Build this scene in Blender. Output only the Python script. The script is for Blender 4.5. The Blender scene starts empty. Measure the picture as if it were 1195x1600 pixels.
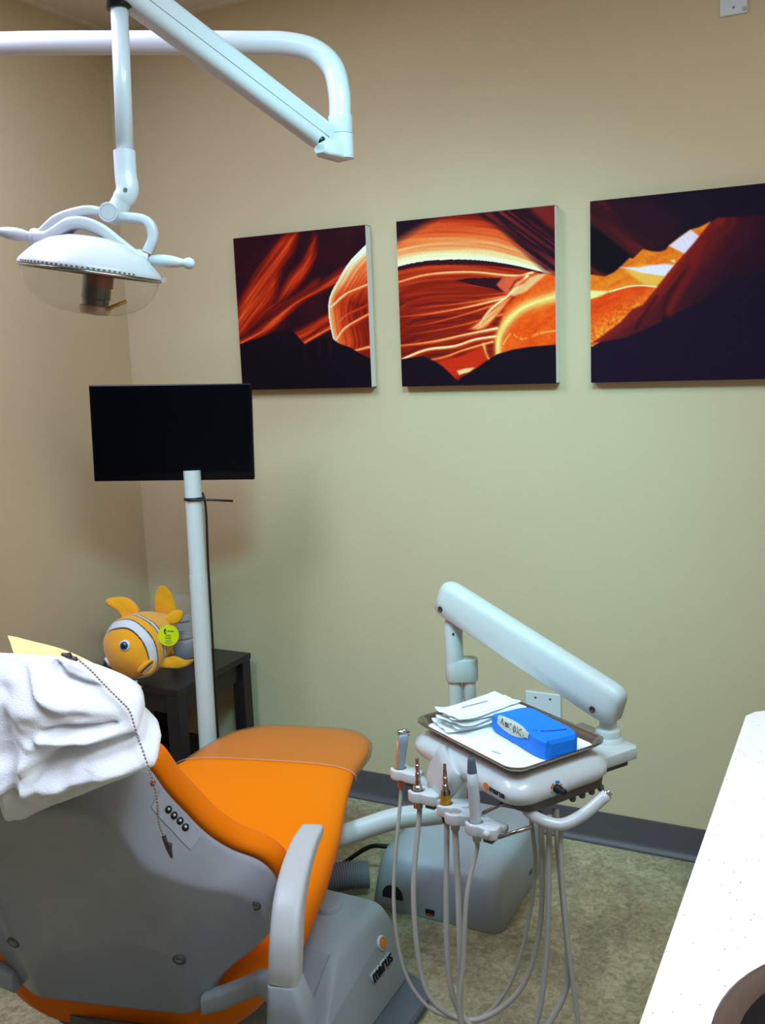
import bpy, bmesh, math, random
import numpy as np
from mathutils import Vector, Matrix, Quaternion
from mathutils import noise as mnoise
random.seed(7)
SC = bpy.context.scene
COL = SC.collection
PI = math.pi
V = Vector

# ------------------------------------------------------------------ materials
def lin(c):
    c = c / 255.0
    return c / 12.92 if c <= 0.04045 else ((c + 0.055) / 1.055) ** 2.4

def rgb(r, g, b):
    return (lin(r), lin(g), lin(b), 1.0)

def mat(name, col, rough=0.5, metal=0.0, bump=0.0, bscale=200.0, var=0.0, vscale=6.0, coat=0.0, spec=0.5, alpha=1.0, sheen=0.0, trans=0.0, ior=1.45):
    m = bpy.data.materials.new(name)
    m.use_nodes = True
    nt = m.node_tree
    b = nt.nodes['Principled BSDF']
    b.inputs['Base Color'].default_value = col
    b.inputs['Roughness'].default_value = rough
    b.inputs['Metallic'].default_value = metal
    b.inputs['Coat Weight'].default_value = coat
    b.inputs['Specular IOR Level'].default_value = spec
    b.inputs['Alpha'].default_value = alpha
    b.inputs['Sheen Weight'].default_value = sheen
    b.inputs['Transmission Weight'].default_value = trans
    b.inputs['IOR'].default_value = ior
    tc = None
    if bump or var:
        tc = nt.nodes.new('ShaderNodeTexCoord')
    if bump:
        n = nt.nodes.new('ShaderNodeTexNoise')
        n.inputs['Scale'].default_value = bscale
        n.inputs['Detail'].default_value = 4
        nt.links.new(tc.outputs['Object'], n.inputs['Vector'])
        bp = nt.nodes.new('ShaderNodeBump')
        bp.inputs['Strength'].default_value = bump
        bp.inputs['Distance'].default_value = 0.002
        nt.links.new(n.outputs['Fac'], bp.inputs['Height'])
        nt.links.new(bp.outputs['Normal'], b.inputs['Normal'])
    if var:
        n = nt.nodes.new('ShaderNodeTexNoise')
        n.inputs['Scale'].default_value = vscale
        n.inputs['Detail'].default_value = 5
        nt.links.new(tc.outputs['Object'], n.inputs['Vector'])
        r = nt.nodes.new('ShaderNodeValToRGB')
        r.color_ramp.elements[0].position = 0.3
        r.color_ramp.elements[1].position = 0.7
        r.color_ramp.elements[0].color = [max(0, c * (1 - var)) for c in col[:3]] + [1]
        r.color_ramp.elements[1].color = [min(1, c * (1 + var)) for c in col[:3]] + [1]
        nt.links.new(n.outputs['Fac'], r.inputs['Fac'])
        nt.links.new(r.outputs['Color'], b.inputs['Base Color'])
    return m

def attr_mat(name, rough=0.5, bump=0.0, bscale=300.0, sheen=0.0, coat=0.0):
    m = mat(name, (1, 1, 1, 1), rough, bump=bump, bscale=bscale, sheen=sheen, coat=coat)
    nt = m.node_tree
    a = nt.nodes.new('ShaderNodeAttribute')
    a.attribute_name = 'Col'
    nt.links.new(a.outputs['Color'], nt.nodes['Principled BSDF'].inputs['Base Color'])
    return m

M = {}
M['wall'] = mat('wall_paint', rgb(206, 187, 153), 0.85, bump=0.25, bscale=90, var=0.02, vscale=3, spec=0.2)
M['lowbounce'] = mat('low_bounce_wall', rgb(70, 64, 58), 0.9)  # unseen wall kept dark to cut bounced light on the chair shell
M['ceil'] = mat('ceiling_tile', rgb(215, 205, 190), 0.9, bump=0.5, bscale=160, var=0.04, vscale=60)
M['base'] = mat('vinyl_baseboard', rgb(84, 76, 80), 0.45, bump=0.1, bscale=60)
M['white'] = mat('white_enamel', rgb(196, 192, 198), 0.3, coat=0.3)
M['unitwhite'] = mat('cool_white_enamel', rgb(214, 216, 220), 0.3, coat=0.3)
M['arm'] = mat('pale_grey_enamel', rgb(198, 202, 202), 0.38, bump=0.08, bscale=700)
M['shell'] = mat('grey_abs_plastic', rgb(156, 160, 172), 0.3, coat=0.5, bump=0.15, bscale=900)
M['basegrey'] = mat('grey_base_plastic', rgb(160, 168, 176), 0.45, bump=0.2, bscale=700)
M['boxgrey'] = mat('warm_grey_plastic', rgb(164, 172, 182), 0.45, bump=0.2, bscale=700)
M['plate'] = mat('dark_slate_steel', rgb(96, 106, 118), 0.5, bump=0.15, bscale=400)
M['orange'] = mat('orange_vinyl', (0.95, 0.205, 0.0, 1), 0.5, spec=0.15, bump=0.12, bscale=350)
M['black'] = mat('black_plastic', rgb(14, 15, 20), 0.35)
M['screen'] = mat('black_screen', rgb(3, 4, 8), 0.3, spec=0.12)
M['bezel'] = mat('glossy_black_bezel', rgb(4, 4, 8), 0.25, spec=0.25)
M['dark'] = mat('dark_rubber', rgb(34, 32, 34), 0.6)
M['dgrey'] = mat('dark_grey_plastic', rgb(92, 90, 88), 0.5)
M['wood'] = mat('espresso_wood', rgb(34, 27, 30), 0.35, bump=0.12, bscale=40, var=0.15, vscale=14)
M['chrome'] = mat('chrome', rgb(205, 205, 205), 0.16, metal=1.0)
M['steel'] = mat('stainless_steel', rgb(168, 160, 152), 0.24, metal=1.0)
M['gold'] = mat('gold_band', rgb(196, 150, 40), 0.3, metal=0.6)
M['paper'] = mat('white_paper', rgb(253, 253, 255), 0.8, bump=0.1, bscale=120)
M['pouch'] = mat('pouch_paper', rgb(252, 253, 255), 0.6, bump=0.35, bscale=45, coat=0.2)
M['cloth'] = mat('white_nonwoven', rgb(250, 250, 255), 0.85, bump=0.5, bscale=300, sheen=0.2)
M['bib'] = mat('pale_yellow_tissue', rgb(244, 236, 158), 0.8, bump=0.3, bscale=200)
M['blue'] = mat('blue_wrap', rgb(8, 128, 244), 0.6, bump=0.7, bscale=70, var=0.06, vscale=90)
M['ink'] = mat('black_ink', rgb(16, 16, 24), 0.6)
M['logo_orange'] = mat('logo_orange', rgb(236, 126, 28), 0.4)
M['hose'] = mat('grey_tubing', rgb(176, 173, 166), 0.45)
M['hose_dark'] = mat('corrugated_grey', rgb(112, 114, 118), 0.5)
M['peach'] = mat('peach_plastic', rgb(226, 140, 84), 0.5)
M['scaler'] = mat('pale_handpiece', rgb(196, 200, 206), 0.35)
M['slate'] = mat('slate_tip', rgb(92, 100, 116), 0.4)
M['amber'] = mat('amber_cable', rgb(120, 100, 70), 0.5)
M['counter'] = None
M['lamination'] = mat('cabinet_laminate', rgb(214, 206, 190), 0.5, bump=0.05)
M['bowl'] = mat('brown_stoneware', rgb(88, 68, 58), 0.4, bump=0.15, bscale=120, var=0.12, vscale=25, coat=0.15)
M['bowlin'] = mat('dark_bowl_inside', rgb(26, 22, 30), 0.5)
M['plateW'] = mat('wall_plate_white', rgb(214, 218, 224), 0.4)
M['screw'] = mat('screw_metal', rgb(140, 138, 135), 0.35, metal=0.9)
M['red'] = mat('red_plastic', rgb(200, 70, 60), 0.5)
M['yellow'] = mat('yellow_card', rgb(214, 226, 0), 0.5)
M['plush'] = attr_mat('plush_fur', 0.9, bump=0.9, bscale=260, sheen=0.4)
M['fin'] = mat('orange_plush_fin', rgb(252, 172, 14), 0.9, bump=0.9, bscale=260, sheen=0.4)
M['finy'] = mat('yellow_plush_fin', rgb(244, 196, 20), 0.9, bump=0.9, bscale=260, sheen=0.4)
M['eyew'] = mat('eye_white', rgb(220, 222, 226), 0.5)
M['eyeb'] = mat('eye_blue', rgb(28, 58, 120), 0.3, coat=0.5)
M['teeth'] = mat('teeth_felt', rgb(206, 196, 176), 0.7)
M['mouth'] = mat('mouth_brown', rgb(110, 44, 16), 0.8)
M['labelw'] = mat('pale_label', rgb(190, 194, 204), 0.6)
M['inkgrey'] = mat('grey_print', rgb(104, 110, 122), 0.6)
M['wcanvas'] = mat('white_canvas_edge', rgb(232, 230, 232), 0.7)
M['print'] = attr_mat('canvas_print', 0.6, bump=0.08, bscale=900)
M['print'].node_tree.nodes['Principled BSDF'].inputs['Specular IOR Level'].default_value = 0.08
M['knob_blue'] = mat('dial_blue', rgb(60, 130, 210), 0.5)
M['knob_green'] = mat('dial_green', rgb(120, 180, 130), 0.5)

def clear_mat(name, col, mixf, rough=0.1, dif=0.2):
    m = bpy.data.materials.new(name); m.use_nodes = True
    nt = m.node_tree; nt.nodes.clear()
    out = nt.nodes.new('ShaderNodeOutputMaterial')
    tr = nt.nodes.new('ShaderNodeBsdfTransparent'); tr.inputs['Color'].default_value = (0.98, 0.98, 0.98, 1)
    pb = nt.nodes.new('ShaderNodeBsdfPrincipled')
    pb.inputs['Base Color'].default_value = col; pb.inputs['Roughness'].default_value = rough
    lw = nt.nodes.new('ShaderNodeLayerWeight'); lw.inputs['Blend'].default_value = 0.25
    mr = nt.nodes.new('ShaderNodeMapRange')
    mr.inputs['To Min'].default_value = mixf; mr.inputs['To Max'].default_value = min(1, mixf + 0.65)
    pw = nt.nodes.new('ShaderNodeMath'); pw.operation = 'POWER'; pw.inputs[1].default_value = 2.2
    nt.links.new(lw.outputs['Facing'], pw.inputs[0]); nt.links.new(pw.outputs[0], mr.inputs['Value'])
    mx = nt.nodes.new('ShaderNodeMixShader')
    nt.links.new(mr.outputs['Result'], mx.inputs['Fac'])
    nt.links.new(tr.outputs[0], mx.inputs[1]); nt.links.new(pb.outputs[0], mx.inputs[2])
    nt.links.new(mx.outputs[0], out.inputs['Surface'])
    return m
M['glass'] = clear_mat('clear_lamp_cover', rgb(225, 222, 210), 0.03, 0.06)
M['clear'] = clear_mat('clear_plastic', rgb(225, 225, 228), 0.14, 0.1)
M['toe'] = clear_mat('clear_vinyl_cover', rgb(176, 136, 84), 0.24, 0.28)

def floor_mat():
    m = bpy.data.materials.new('marbled_linoleum'); m.use_nodes = True
    nt = m.node_tree; b = nt.nodes['Principled BSDF']; b.inputs['Roughness'].default_value = 0.4
    tc = nt.nodes.new('ShaderNodeTexCoord')
    n1 = nt.nodes.new('ShaderNodeTexNoise'); n1.inputs['Scale'].default_value = 48; n1.inputs['Detail'].default_value = 9; n1.inputs['Roughness'].default_value = 0.72; n1.inputs['Distortion'].default_value = 1.1
    n2 = nt.nodes.new('ShaderNodeTexNoise'); n2.inputs['Scale'].default_value = 5; n2.inputs['Detail'].default_value = 4; n2.inputs['Distortion'].default_value = 1.0
    n3 = nt.nodes.new('ShaderNodeTexNoise'); n3.inputs['Scale'].default_value = 60; n3.inputs['Detail'].default_value = 7; n3.inputs['Distortion'].default_value = 2.0
    for n in (n1, n2, n3): nt.links.new(tc.outputs['Object'], n.inputs['Vector'])
    r1 = nt.nodes.new('ShaderNodeValToRGB')
    e = r1.color_ramp.elements
    e[0].position = 0.28; e[0].color = rgb(124, 118, 98)
    e[1].position = 0.72; e[1].color = rgb(220, 214, 194)
    for p, c in ((0.42, (160, 152, 124)), (0.52, (184, 176, 146)), (0.6, (196, 190, 166))):
        x = e.new(p); x.color = rgb(*c)
    nt.links.new(n1.outputs['Fac'], r1.inputs['Fac'])
    r2 = nt.nodes.new('ShaderNodeValToRGB'); r2.color_ramp.elements[0].color = rgb(200, 198, 188); r2.color_ramp.elements[1].color = rgb(250, 246, 232)
    r2.color_ramp.elements[0].position = 0.35; r2.color_ramp.elements[1].position = 0.65
    nt.links.new(n2.outputs['Fac'], r2.inputs['Fac'])
    mx = nt.nodes.new('ShaderNodeMix'); mx.data_type = 'RGBA'; mx.blend_type = 'MULTIPLY'; mx.inputs[0].default_value = 0.9
    nt.links.new(r1.outputs['Color'], mx.inputs[6]); nt.links.new(r2.outputs['Color'], mx.inputs[7])
    r3 = nt.nodes.new('ShaderNodeValToRGB'); r3.color_ramp.elements[0].position = 0.62; r3.color_ramp.elements[1].position = 0.7
    r3.color_ramp.elements[0].color = (0, 0, 0, 1); r3.color_ramp.elements[1].color = (0.45, 0.45, 0.45, 1)
    nt.links.new(n3.outputs['Fac'], r3.inputs['Fac'])
    mx2 = nt.nodes.new('ShaderNodeMix'); mx2.data_type = 'RGBA'
    nt.links.new(r3.outputs['Color'], mx2.inputs[0]); nt.links.new(mx.outputs[2], mx2.inputs[6]); mx2.inputs[7].default_value = rgb(206, 200, 178)
    nt.links.new(mx2.outputs[2], b.inputs['Base Color'])
    return m
M['floor'] = floor_mat()

def counter_mat():
    m = bpy.data.materials.new('speckled_solid_surface'); m.use_nodes = True
    nt = m.node_tree; b = nt.nodes['Principled BSDF']; b.inputs['Roughness'].default_value = 0.5
    tc = nt.nodes.new('ShaderNodeTexCoord')
    mp = nt.nodes.new('ShaderNodeMapping'); mp.inputs['Scale'].default_value = (1, 1, 1)
    nz = nt.nodes.new('ShaderNodeTexNoise'); nz.inputs['Scale'].default_value = 120; nz.inputs['Detail'].default_value = 2
    nt.links.new(tc.outputs['Object'], nz.inputs['Vector'])
    mxv = nt.nodes.new('ShaderNodeMix'); mxv.data_type = 'VECTOR'; mxv.inputs[0].default_value = 0.012
    nt.links.new(tc.outputs['Object'], mxv.inputs[4]); nt.links.new(nz.outputs['Color'], mxv.inputs[5])
    vo = nt.nodes.new('ShaderNodeTexVoronoi'); vo.inputs['Scale'].default_value = 95; vo.inputs['Randomness'].default_value = 1
    nt.links.new(mxv.outputs[1], vo.inputs['Vector'])
    r = nt.nodes.new('ShaderNodeValToRGB'); e = r.color_ramp.elements
    e[0].position = 0.10; e[0].color = rgb(176, 166, 154)
    e[1].position = 0.16; e[1].color = rgb(250, 249, 246)
    nt.links.new(vo.outputs['Distance'], r.inputs['Fac'])
    # keep only some flecks
    sep = nt.nodes.new('ShaderNodeSeparateColor'); nt.links.new(vo.outputs['Color'], sep.inputs['Color'])
    gt = nt.nodes.new('ShaderNodeMath'); gt.operation = 'GREATER_THAN'; gt.inputs[1].default_value = 0.45
    nt.links.new(sep.outputs['Red'], gt.inputs[0])
    mx = nt.nodes.new('ShaderNodeMix'); mx.data_type = 'RGBA'
    nt.links.new(gt.outputs[0], mx.inputs[0]); mx.inputs[6].default_value = rgb(250, 249, 246); nt.links.new(r.outputs['Color'], mx.inputs[7])
    nt.links.new(mx.outputs[2], b.inputs['Base Color'])
    return m
M['counter'] = counter_mat()

# ------------------------------------------------------------------ object helpers
ORG = {}

def thing(name, label, cat, loc, group=None):
    o = bpy.data.objects.new(name, None); COL.objects.link(o)
    o.location = loc; o.empty_display_size = 0.05
    o['label'] = label; o['category'] = cat
    if group: o['group'] = group
    ORG[o] = V(loc)
    return o

def obj(name, bm, m, parent=None, smooth=True, org=None, sub=0, autos=None, label=None):
    bm.normal_update()
    me = bpy.data.meshes.new(name)
    if org is None:
        if parent is not None:
            org = ORG[parent]
        else:
            xs = [v.co for v in bm.verts]
            org = V((sum(c.x for c in xs) / len(xs), sum(c.y for c in xs) / len(xs), min(c.z for c in xs)))
    org = V(org)
    bmesh.ops.translate(bm, vec=-org, verts=bm.verts)
    bm.to_mesh(me); bm.free()
    if isinstance(m, (list, tuple)):
        for x in m: me.materials.append(x)
    else:
        me.materials.append(m)
    o = bpy.data.objects.new(name, me); COL.objects.link(o)
    if parent is not None:
        o.parent = parent
    else:
        o.location = org
    ORG[o] = org
    if smooth:
        for p in me.polygons: p.use_smooth = True
        if autos:
            me.set_sharp_from_angle(angle=math.radians(autos))
    if sub:
        s = o.modifiers.new('sub', 'SUBSURF'); s.levels = sub; s.render_levels = sub
    if label: o['label'] = label
    return o

def tag(o, label, cat, group=None):
    o['label'] = label; o['category'] = cat
    if group: o['group'] = group
    return o

def struct(name, bm, m, **k):
    o = obj(name, bm, m, **k); o['kind'] = 'structure'; return o

def NB(): return bmesh.new()

def box(bm, c, s, bev=0.0, rot=None, seg=2):
    """box at centre c, size s, optional 3x3 rot (columns = axes)"""
    r = bmesh.ops.create_cube(bm, size=1.0)
    vs = r['verts']
    for v in vs:
        p = V((v.co.x * s[0], v.co.y * s[1], v.co.z * s[2]))
        if rot is not None: p = rot @ p
        v.co = p + V(c)
    if bev:
        es = {e for v in vs for e in v.link_edges}
        bmesh.ops.bevel(bm, geom=list(es), offset=bev, segments=seg, profile=0.5, affect='EDGES')
    return bm

def spl(pts, n=8):
    """catmull-rom through points"""
    P = [V(p) for p in pts]
    out = []
    for i in range(len(P) - 1):
        p0 = P[i - 1] if i else P[0] * 2 - P[1]
        p1, p2 = P[i], P[i + 1]
        p3 = P[i + 2] if i + 2 < len(P) else P[-1] * 2 - P[-2]
        for k in range(n):
            t = k / n
            out.append(0.5 * ((2 * p1) + (p2 - p0) * t + (2 * p0 - 5 * p1 + 4 * p2 - p3) * t * t + (3 * p1 - p0 - 3 * p2 + p3) * t ** 3))
    out.append(P[-1])
    return out

def spl1(xs, ys, x):
    return float(np.interp(x, xs, ys))

def loft(bm, rings, cap0=True, cap1=True, closed=True):
    R = [[bm.verts.new(p) for p in r] for r in rings]
    n = len(R[0])
    for a, b in zip(R[:-1], R[1:]):
        for i in range(n if closed else n - 1):
            j = (i + 1) % n
            try: bm.faces.new((a[i], a[j], b[j], b[i]))
            except ValueError: pass
    if cap0: bm.faces.new(list(reversed(R[0])))
    if cap1: bm.faces.new(R[-1])
    return R

def fix(bm):
    bmesh.ops.recalc_face_normals(bm, faces=bm.faces)
    return bm

def tube(bm, path, r, seg=14, shape=None, up=None, caps=True):
    """sweep along path; r scalar/list; shape: list of (x,y) multipliers"""
    P = [V(p) for p in path]
    n = len(P)
    T = []
    for i in range(n):
        t = (P[min(i + 1, n - 1)] - P[max(i - 1, 0)])
        T.append(t.normalized())
    if up is None:
        up = V((0, 0, 1)) if abs(T[0].z) < 0.9 else V((1, 0, 0))
    X = (V(up) - T[0] * V(up).dot(T[0])).normalized()
    rings = []
    for i in range(n):
        if i:
            q = T[i - 1].rotation_difference(T[i])
            X = (q @ X); X = (X - T[i] * X.dot(T[i])).normalized()
        Y = T[i].cross(X)
        ri = r[i] if isinstance(r, (list, tuple)) else r
        if shape is None:
            rings.append([P[i] + (X * math.cos(2 * PI * k / seg) + Y * math.sin(2 * PI * k / seg)) * ri for k in range(seg)])
        else:
            rings.append([P[i] + (X * sx + Y * sy) * ri for sx, sy in shape])
    loft(bm, rings, caps, caps)
    return fix(bm)

def lathe(bm, prof, c=(0, 0, 0), axis=(0, 0, 1), seg=24, cap=True):
    """prof: list of (r, h)"""
    A = V(axis).normalized()
    X = A.orthogonal().normalized(); Y = A.cross(X)
    rings = [[V(c) + A * h + (X * math.cos(2 * PI * k / seg) + Y * math.sin(2 * PI * k / seg)) * max(r, 1e-5) for k in range(seg)] for r, h in prof]
    loft(bm, rings, cap, cap)
    return fix(bm)

def prism(bm, poly, O, X, Y, Z, z0, z1, bev=0.0, seg=2):
    O, X, Y, Z = V(O), V(X), V(Y), V(Z)
    a = [bm.verts.new(O + X * p[0] + Y * p[1] + Z * z0) for p in poly]
    b = [bm.verts.new(O + X * p[0] + Y * p[1] + Z * z1) for p in poly]
    n = len(poly)
    fs = [bm.faces.new(list(reversed(a))), bm.faces.new(b)]
    for i in range(n):
        j = (i + 1) % n
        fs.append(bm.faces.new((a[i], a[j], b[j], b[i])))
    bmesh.ops.recalc_face_normals(bm, faces=fs)
    if bev:
        es = list({e for e in fs[0].edges} | {e for e in fs[1].edges})
        bmesh.ops.bevel(bm, geom=es, offset=bev, segments=seg, profile=0.5, affect='EDGES')
    return bm

def rrect(hx, hy, r, n=6):
    out = []
    for cx, cy, a0 in ((hx - r, hy - r, 0), (-hx + r, hy - r, 90), (-hx + r, -hy + r, 180), (hx - r, -hy + r, 270)):
        for k in range(n + 1):
            a = math.radians(a0 + 90 * k / n)
            out.append((cx + r * math.cos(a), cy + r * math.sin(a)))
    return out

def text_mesh(s, size, O, X, Y, Z, depth, bold=0.0):
    cu = bpy.data.curves.new('lettering', 'FONT')
    cu.body = s; cu.size = size; cu.extrude = depth; cu.offset = bold
    cu.align_x = 'LEFT'
    o = bpy.data.objects.new('lettering', cu); COL.objects.link(o)
    bpy.context.view_layer.update()
    dg = bpy.context.evaluated_depsgraph_get()
    me = bpy.data.meshes.new_from_object(o.evaluated_get(dg))
    bm = NB(); bm.from_mesh(me)
    bpy.data.objects.remove(o); bpy.data.meshes.remove(me); bpy.data.curves.remove(cu)
    for v in bm.verts:
        c = v.co.copy()
        v.co = V(O) + V(X) * c.x + V(Y) * c.y + V(Z) * c.z
    return bm

# ------------------------------------------------------------------ camera
CAMY, EYE = -2.86995, 1.55915
cam = bpy.data.cameras.new('camera'); camo = bpy.data.objects.new('camera', cam); COL.objects.link(camo)
cam.sensor_fit = 'VERTICAL'; cam.sensor_height = 24; cam.sensor_width = 18; cam.lens = 24 * 1535.06 / 1600
RT = V((0.8947, 0.4449, -0.0394)); UPV = V((-0.0377, 0.163, 0.9859)); TC = V((0.4451, -0.8806, 0.1626))
yaw, pit, rol = math.radians(-26.81134), math.radians(-9.35863), math.radians(-2.28617)
fw = V((math.sin(yaw) * math.cos(pit), math.cos(yaw) * math.cos(pit), math.sin(pit)))
rt = V((math.cos(yaw), -math.sin(yaw), 0)); up = rt.cross(fw)
r2 = rt * math.cos(rol) + up * math.sin(rol); u2 = -rt * math.sin(rol) + up * math.cos(rol)
camo.matrix_world = Matrix(((r2.x, u2.x, -fw.x, 0), (r2.y, u2.y, -fw.y, CAMY), (r2.z, u2.z, -fw.z, EYE), (0, 0, 0, 1)))
cam.clip_start = 0.05
SC.camera = camo

# ------------------------------------------------------------------ room
XL, XR, YN, H = -2.465, 0.50, -4.3, 2.70
struct('floor', box(NB(), ((XL + XR) / 2, YN / 2, -0.05), (XR - XL + 0.3, -YN + 0.3, 0.1)), M['floor'], smooth=False)
struct('ceiling', box(NB(), ((XL + XR) / 2, YN / 2, H + 0.05), (XR - XL + 0.3, -YN + 0.3, 0.1)), M['ceil'], smooth=False)
struct('wall_back', box(NB(), ((XL + XR) / 2, 0.06, H / 2), (XR - XL + 0.24, 0.12, H)), M['wall'], smooth=False)
struct('wall_left', box(NB(), (XL - 0.06, YN / 2, H / 2), (0.12, -YN, H)), M['wall'], smooth=False)
struct('wall_right', box(NB(), (XR + 0.06, YN / 2, H / 2), (0.12, -YN, H)), M['wall'], smooth=False)
struct('wall_front', box(NB(), ((XL + XR) / 2, YN - 0.06, H / 2), (XR - XL + 0.24, 0.12, H)), M['lowbounce'], smooth=False)

def baseboard(name, p0, p1, nrm):
    p0, p1, nrm = V(p0), V(p1), V(nrm)
    prof = [(0, 0.0), (0.022, 0.0), (0.021, 0.006), (0.012, 0.013), (0.006, 0.026), (0.005, 0.097), (0.003, 0.102), (0, 0.102)]
    bm = NB()
    loft(bm, [[p + nrm * a + V((0, 0, z)) for a, z in prof] for p in (p0, p1)])
    fix(bm)
    struct(name, bm, M['base'], autos=35)
baseboard('baseboard_back', (XL, 0, 0), (XR, 0, 0), (0, -1, 0))
baseboard('baseboard_left', (XL, YN, 0), (XL, 0, 0), (1, 0, 0))
bm = NB(); box(bm, (XL + 0.010, YN / 2, H - 0.006), (0.02, -YN, 0.012)); struct('trim_1', bm, M['ceil'], smooth=False)
bm = NB(); box(bm, ((XL + XR) / 2, -0.010, H - 0.006), (XR - XL, 0.02, 0.012)); struct('trim_2', bm, M['ceil'], smooth=False)

# ------------------------------------------------------------------ lights
def area(name, loc, size, sizey, power, col, rot=(0, 0, 0)):
    l = bpy.data.lights.new(name, 'AREA'); l.shape = 'RECTANGLE'; l.size = size; l.size_y = sizey
    l.energy = power; l.color = col
    o = bpy.data.objects.new(name, l); COL.objects.link(o); o.location = loc; o.rotation_euler = rot
    return o
area('ceiling_panel_light', (-1.75, -1.70, H - 0.03), 0.55, 1.15, 43, (0.64, 0.755, 1.0))
area('ceiling_panel_light', (0.05, -1.85, H - 0.03), 0.55, 1.15, 32, (0.68, 0.83, 1.0))
sl = bpy.data.lights.new('added_tint_spot', 'SPOT'); sl.energy = 215; sl.color = (0.30, 0.92, 1.0); sl.spot_size = math.radians(64); sl.spot_blend = 1.0; sl.shadow_soft_size = 0.22  # added helper spot: cyan tint over the middle of the back wall
so_ = bpy.data.objects.new('added_tint_spot', sl); COL.objects.link(so_); so_.location = (-0.50, -1.95, H - 0.06)
so_.rotation_euler = (V((-1.22, 0.0, 0.95)) - V(so_.location)).to_track_quat('-Z', 'Y').to_euler()
w = bpy.data.worlds.new('world'); SC.world = w; w.use_nodes = True
w.node_tree.nodes['Background'].inputs[0].default_value = (0.8, 0.85, 0.9, 1)
w.node_tree.nodes['Background'].inputs[1].default_value = 0.3
SC.view_settings.view_transform = 'Standard'
SC.view_settings.look = 'None'
SC.view_settings.exposure = 0.0
SC.cycles.max_bounces = 8
SC.cycles.transparent_max_bounces = 12
try:
    SC.cycles.use_denoising = True
except Exception: pass
# ------------------------------------------------------------------ wall pictures: one canyon panorama over three canvases
CORN = [  # corner positions of each print in panorama design units: TL, TR, BL, BR
    ((374, 375), (578, 354), (388, 608), (590, 604)),
    ((626, 347), (871, 321), (636, 605), (875, 600)),
    ((926, 318), (1233, 288), (930, 597), (1231, 588))]
def c1(*pts): return [(360 + .4519 * x, 280 + .4519 * y) for x, y in pts]
def c2(*pts): return [(860 + .2803 * x, 260 + .2803 * y) for x, y in pts]

def smooth2(pts, n=6):
    return [(p.x, p.y) for p in spl([(x, y, 0) for x, y in pts], n)]

def seg_dist(X, Y, pts):
    """unsigned distance, signed side, param (0..1) to polyline"""
    best = np.full(X.shape, 1e9); side = np.zeros(X.shape); par = np.zeros(X.shape)
    n = len(pts) - 1
    for i in range(n):
        (x0, y0), (x1, y1) = pts[i], pts[i + 1]
        dx, dy = x1 - x0, y1 - y0
        L2 = dx * dx + dy * dy + 1e-9
        t = np.clip(((X - x0) * dx + (Y - y0) * dy) / L2, 0, 1)
        d = np.hypot(X - x0 - t * dx, Y - y0 - t * dy)
        s = np.sign((X - x0) * dy - (Y - y0) * dx)
        m = d < best
        best[m] = d[m]; side[m] = s[m]; par[m] = ((i + t) / n)[m]
    return best, side, par

def inside(X, Y, poly):
    r = np.zeros(X.shape, bool)
    n = len(poly)
    for i in range(n):
        (x0, y0), (x1, y1) = poly[i], poly[(i + 1) % n]
        c = ((y0 > Y) != (y1 > Y))
        xi = (x1 - x0) * (Y - y0) / (y1 - y0 + 1e-9) + x0
        r ^= c & (X < xi)
    return r

rng = np.random.RandomState(3)
NT = rng.rand(256, 256)
def vnoise(x, y):
    xi = np.floor(x).astype(int); yi = np.floor(y).astype(int)
    fx = x - xi; fy = y - yi
    fx = fx * fx * (3 - 2 * fx); fy = fy * fy * (3 - 2 * fy)
    g = lambda a, b: NT[a % 256, b % 256]
    return (g(xi, yi) * (1 - fx) + g(xi + 1, yi) * fx) * (1 - fy) + (g(xi, yi + 1) * (1 - fx) + g(xi + 1, yi + 1) * fx) * fy

RP = [0, .18, .38, .55, .70, .84, 1.0]
RC = np.array([(20, 9, 22), (58, 12, 20), (138, 26, 10), (206, 62, 22), (232, 118, 60), (246, 188, 126), (255, 244, 214)], float)
def ramp(I):
    I = np.clip(I, 0, 1)
    return np.stack([np.interp(I, RP, RC[:, k]) for k in range(3)], -1)

def ridge(I, X, Y, pts, amp, win, wout, taper=(1, 1), streak=0.5, freq=0.9):
    """bright line; falls off over win on the side>0 and wout on side<0"""
    pts = smooth2(pts)
    d, s, t = seg_dist(X, Y, pts)
    wd = np.where(s > 0, win, wout)
    a = amp * np.interp(t, [0, 1], taper)
    g = np.exp(-(d / wd) ** 1.2)
    st = 1 - streak * (vnoise(d * freq, t * 5) * .7 + vnoise(d * freq * 2.3 + 7, t * 9) * .3) * np.clip(d / 3.0, 0, 1)
    return np.maximum(I, a * g * st)

def blend(C, mask, col, a=1.0):
    if not isinstance(mask, np.ndarray): return C
    k = (mask.astype(float) * a)[..., None]
    return C * (1 - k) + np.array(col, float) * k

def soft(X, Y, poly, w=1.2):
    m = inside(X, Y, poly)
    d, _, _ = seg_dist(X, Y, list(poly) + [poly[0]])
    return np.clip(np.where(m, .5 + d / (2 * w), .5 - d / (2 * w)), 0, 1)

def sheet(I, X, Y, poly, val, w, ang, freq=.35, st=.5, grad=0.0):
    k = soft(X, Y, smooth2(list(poly) + [poly[0]], 4)[:-1], w)
    a = math.radians(ang)
    along = X * math.cos(a) - Y * math.sin(a); across = X * math.sin(a) + Y * math.cos(a)
    s_ = vnoise(across * freq, along * freq * .06) * .6 + vnoise(across * freq * 2.6 + 5, along * freq * .12) * .4
    d, _, _ = seg_dist(X, Y, list(poly) + [poly[0]])
    return np.maximum(I, k * val * (1 - st * s_) * (1 - grad + grad * np.exp(-d / 9)))

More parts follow.
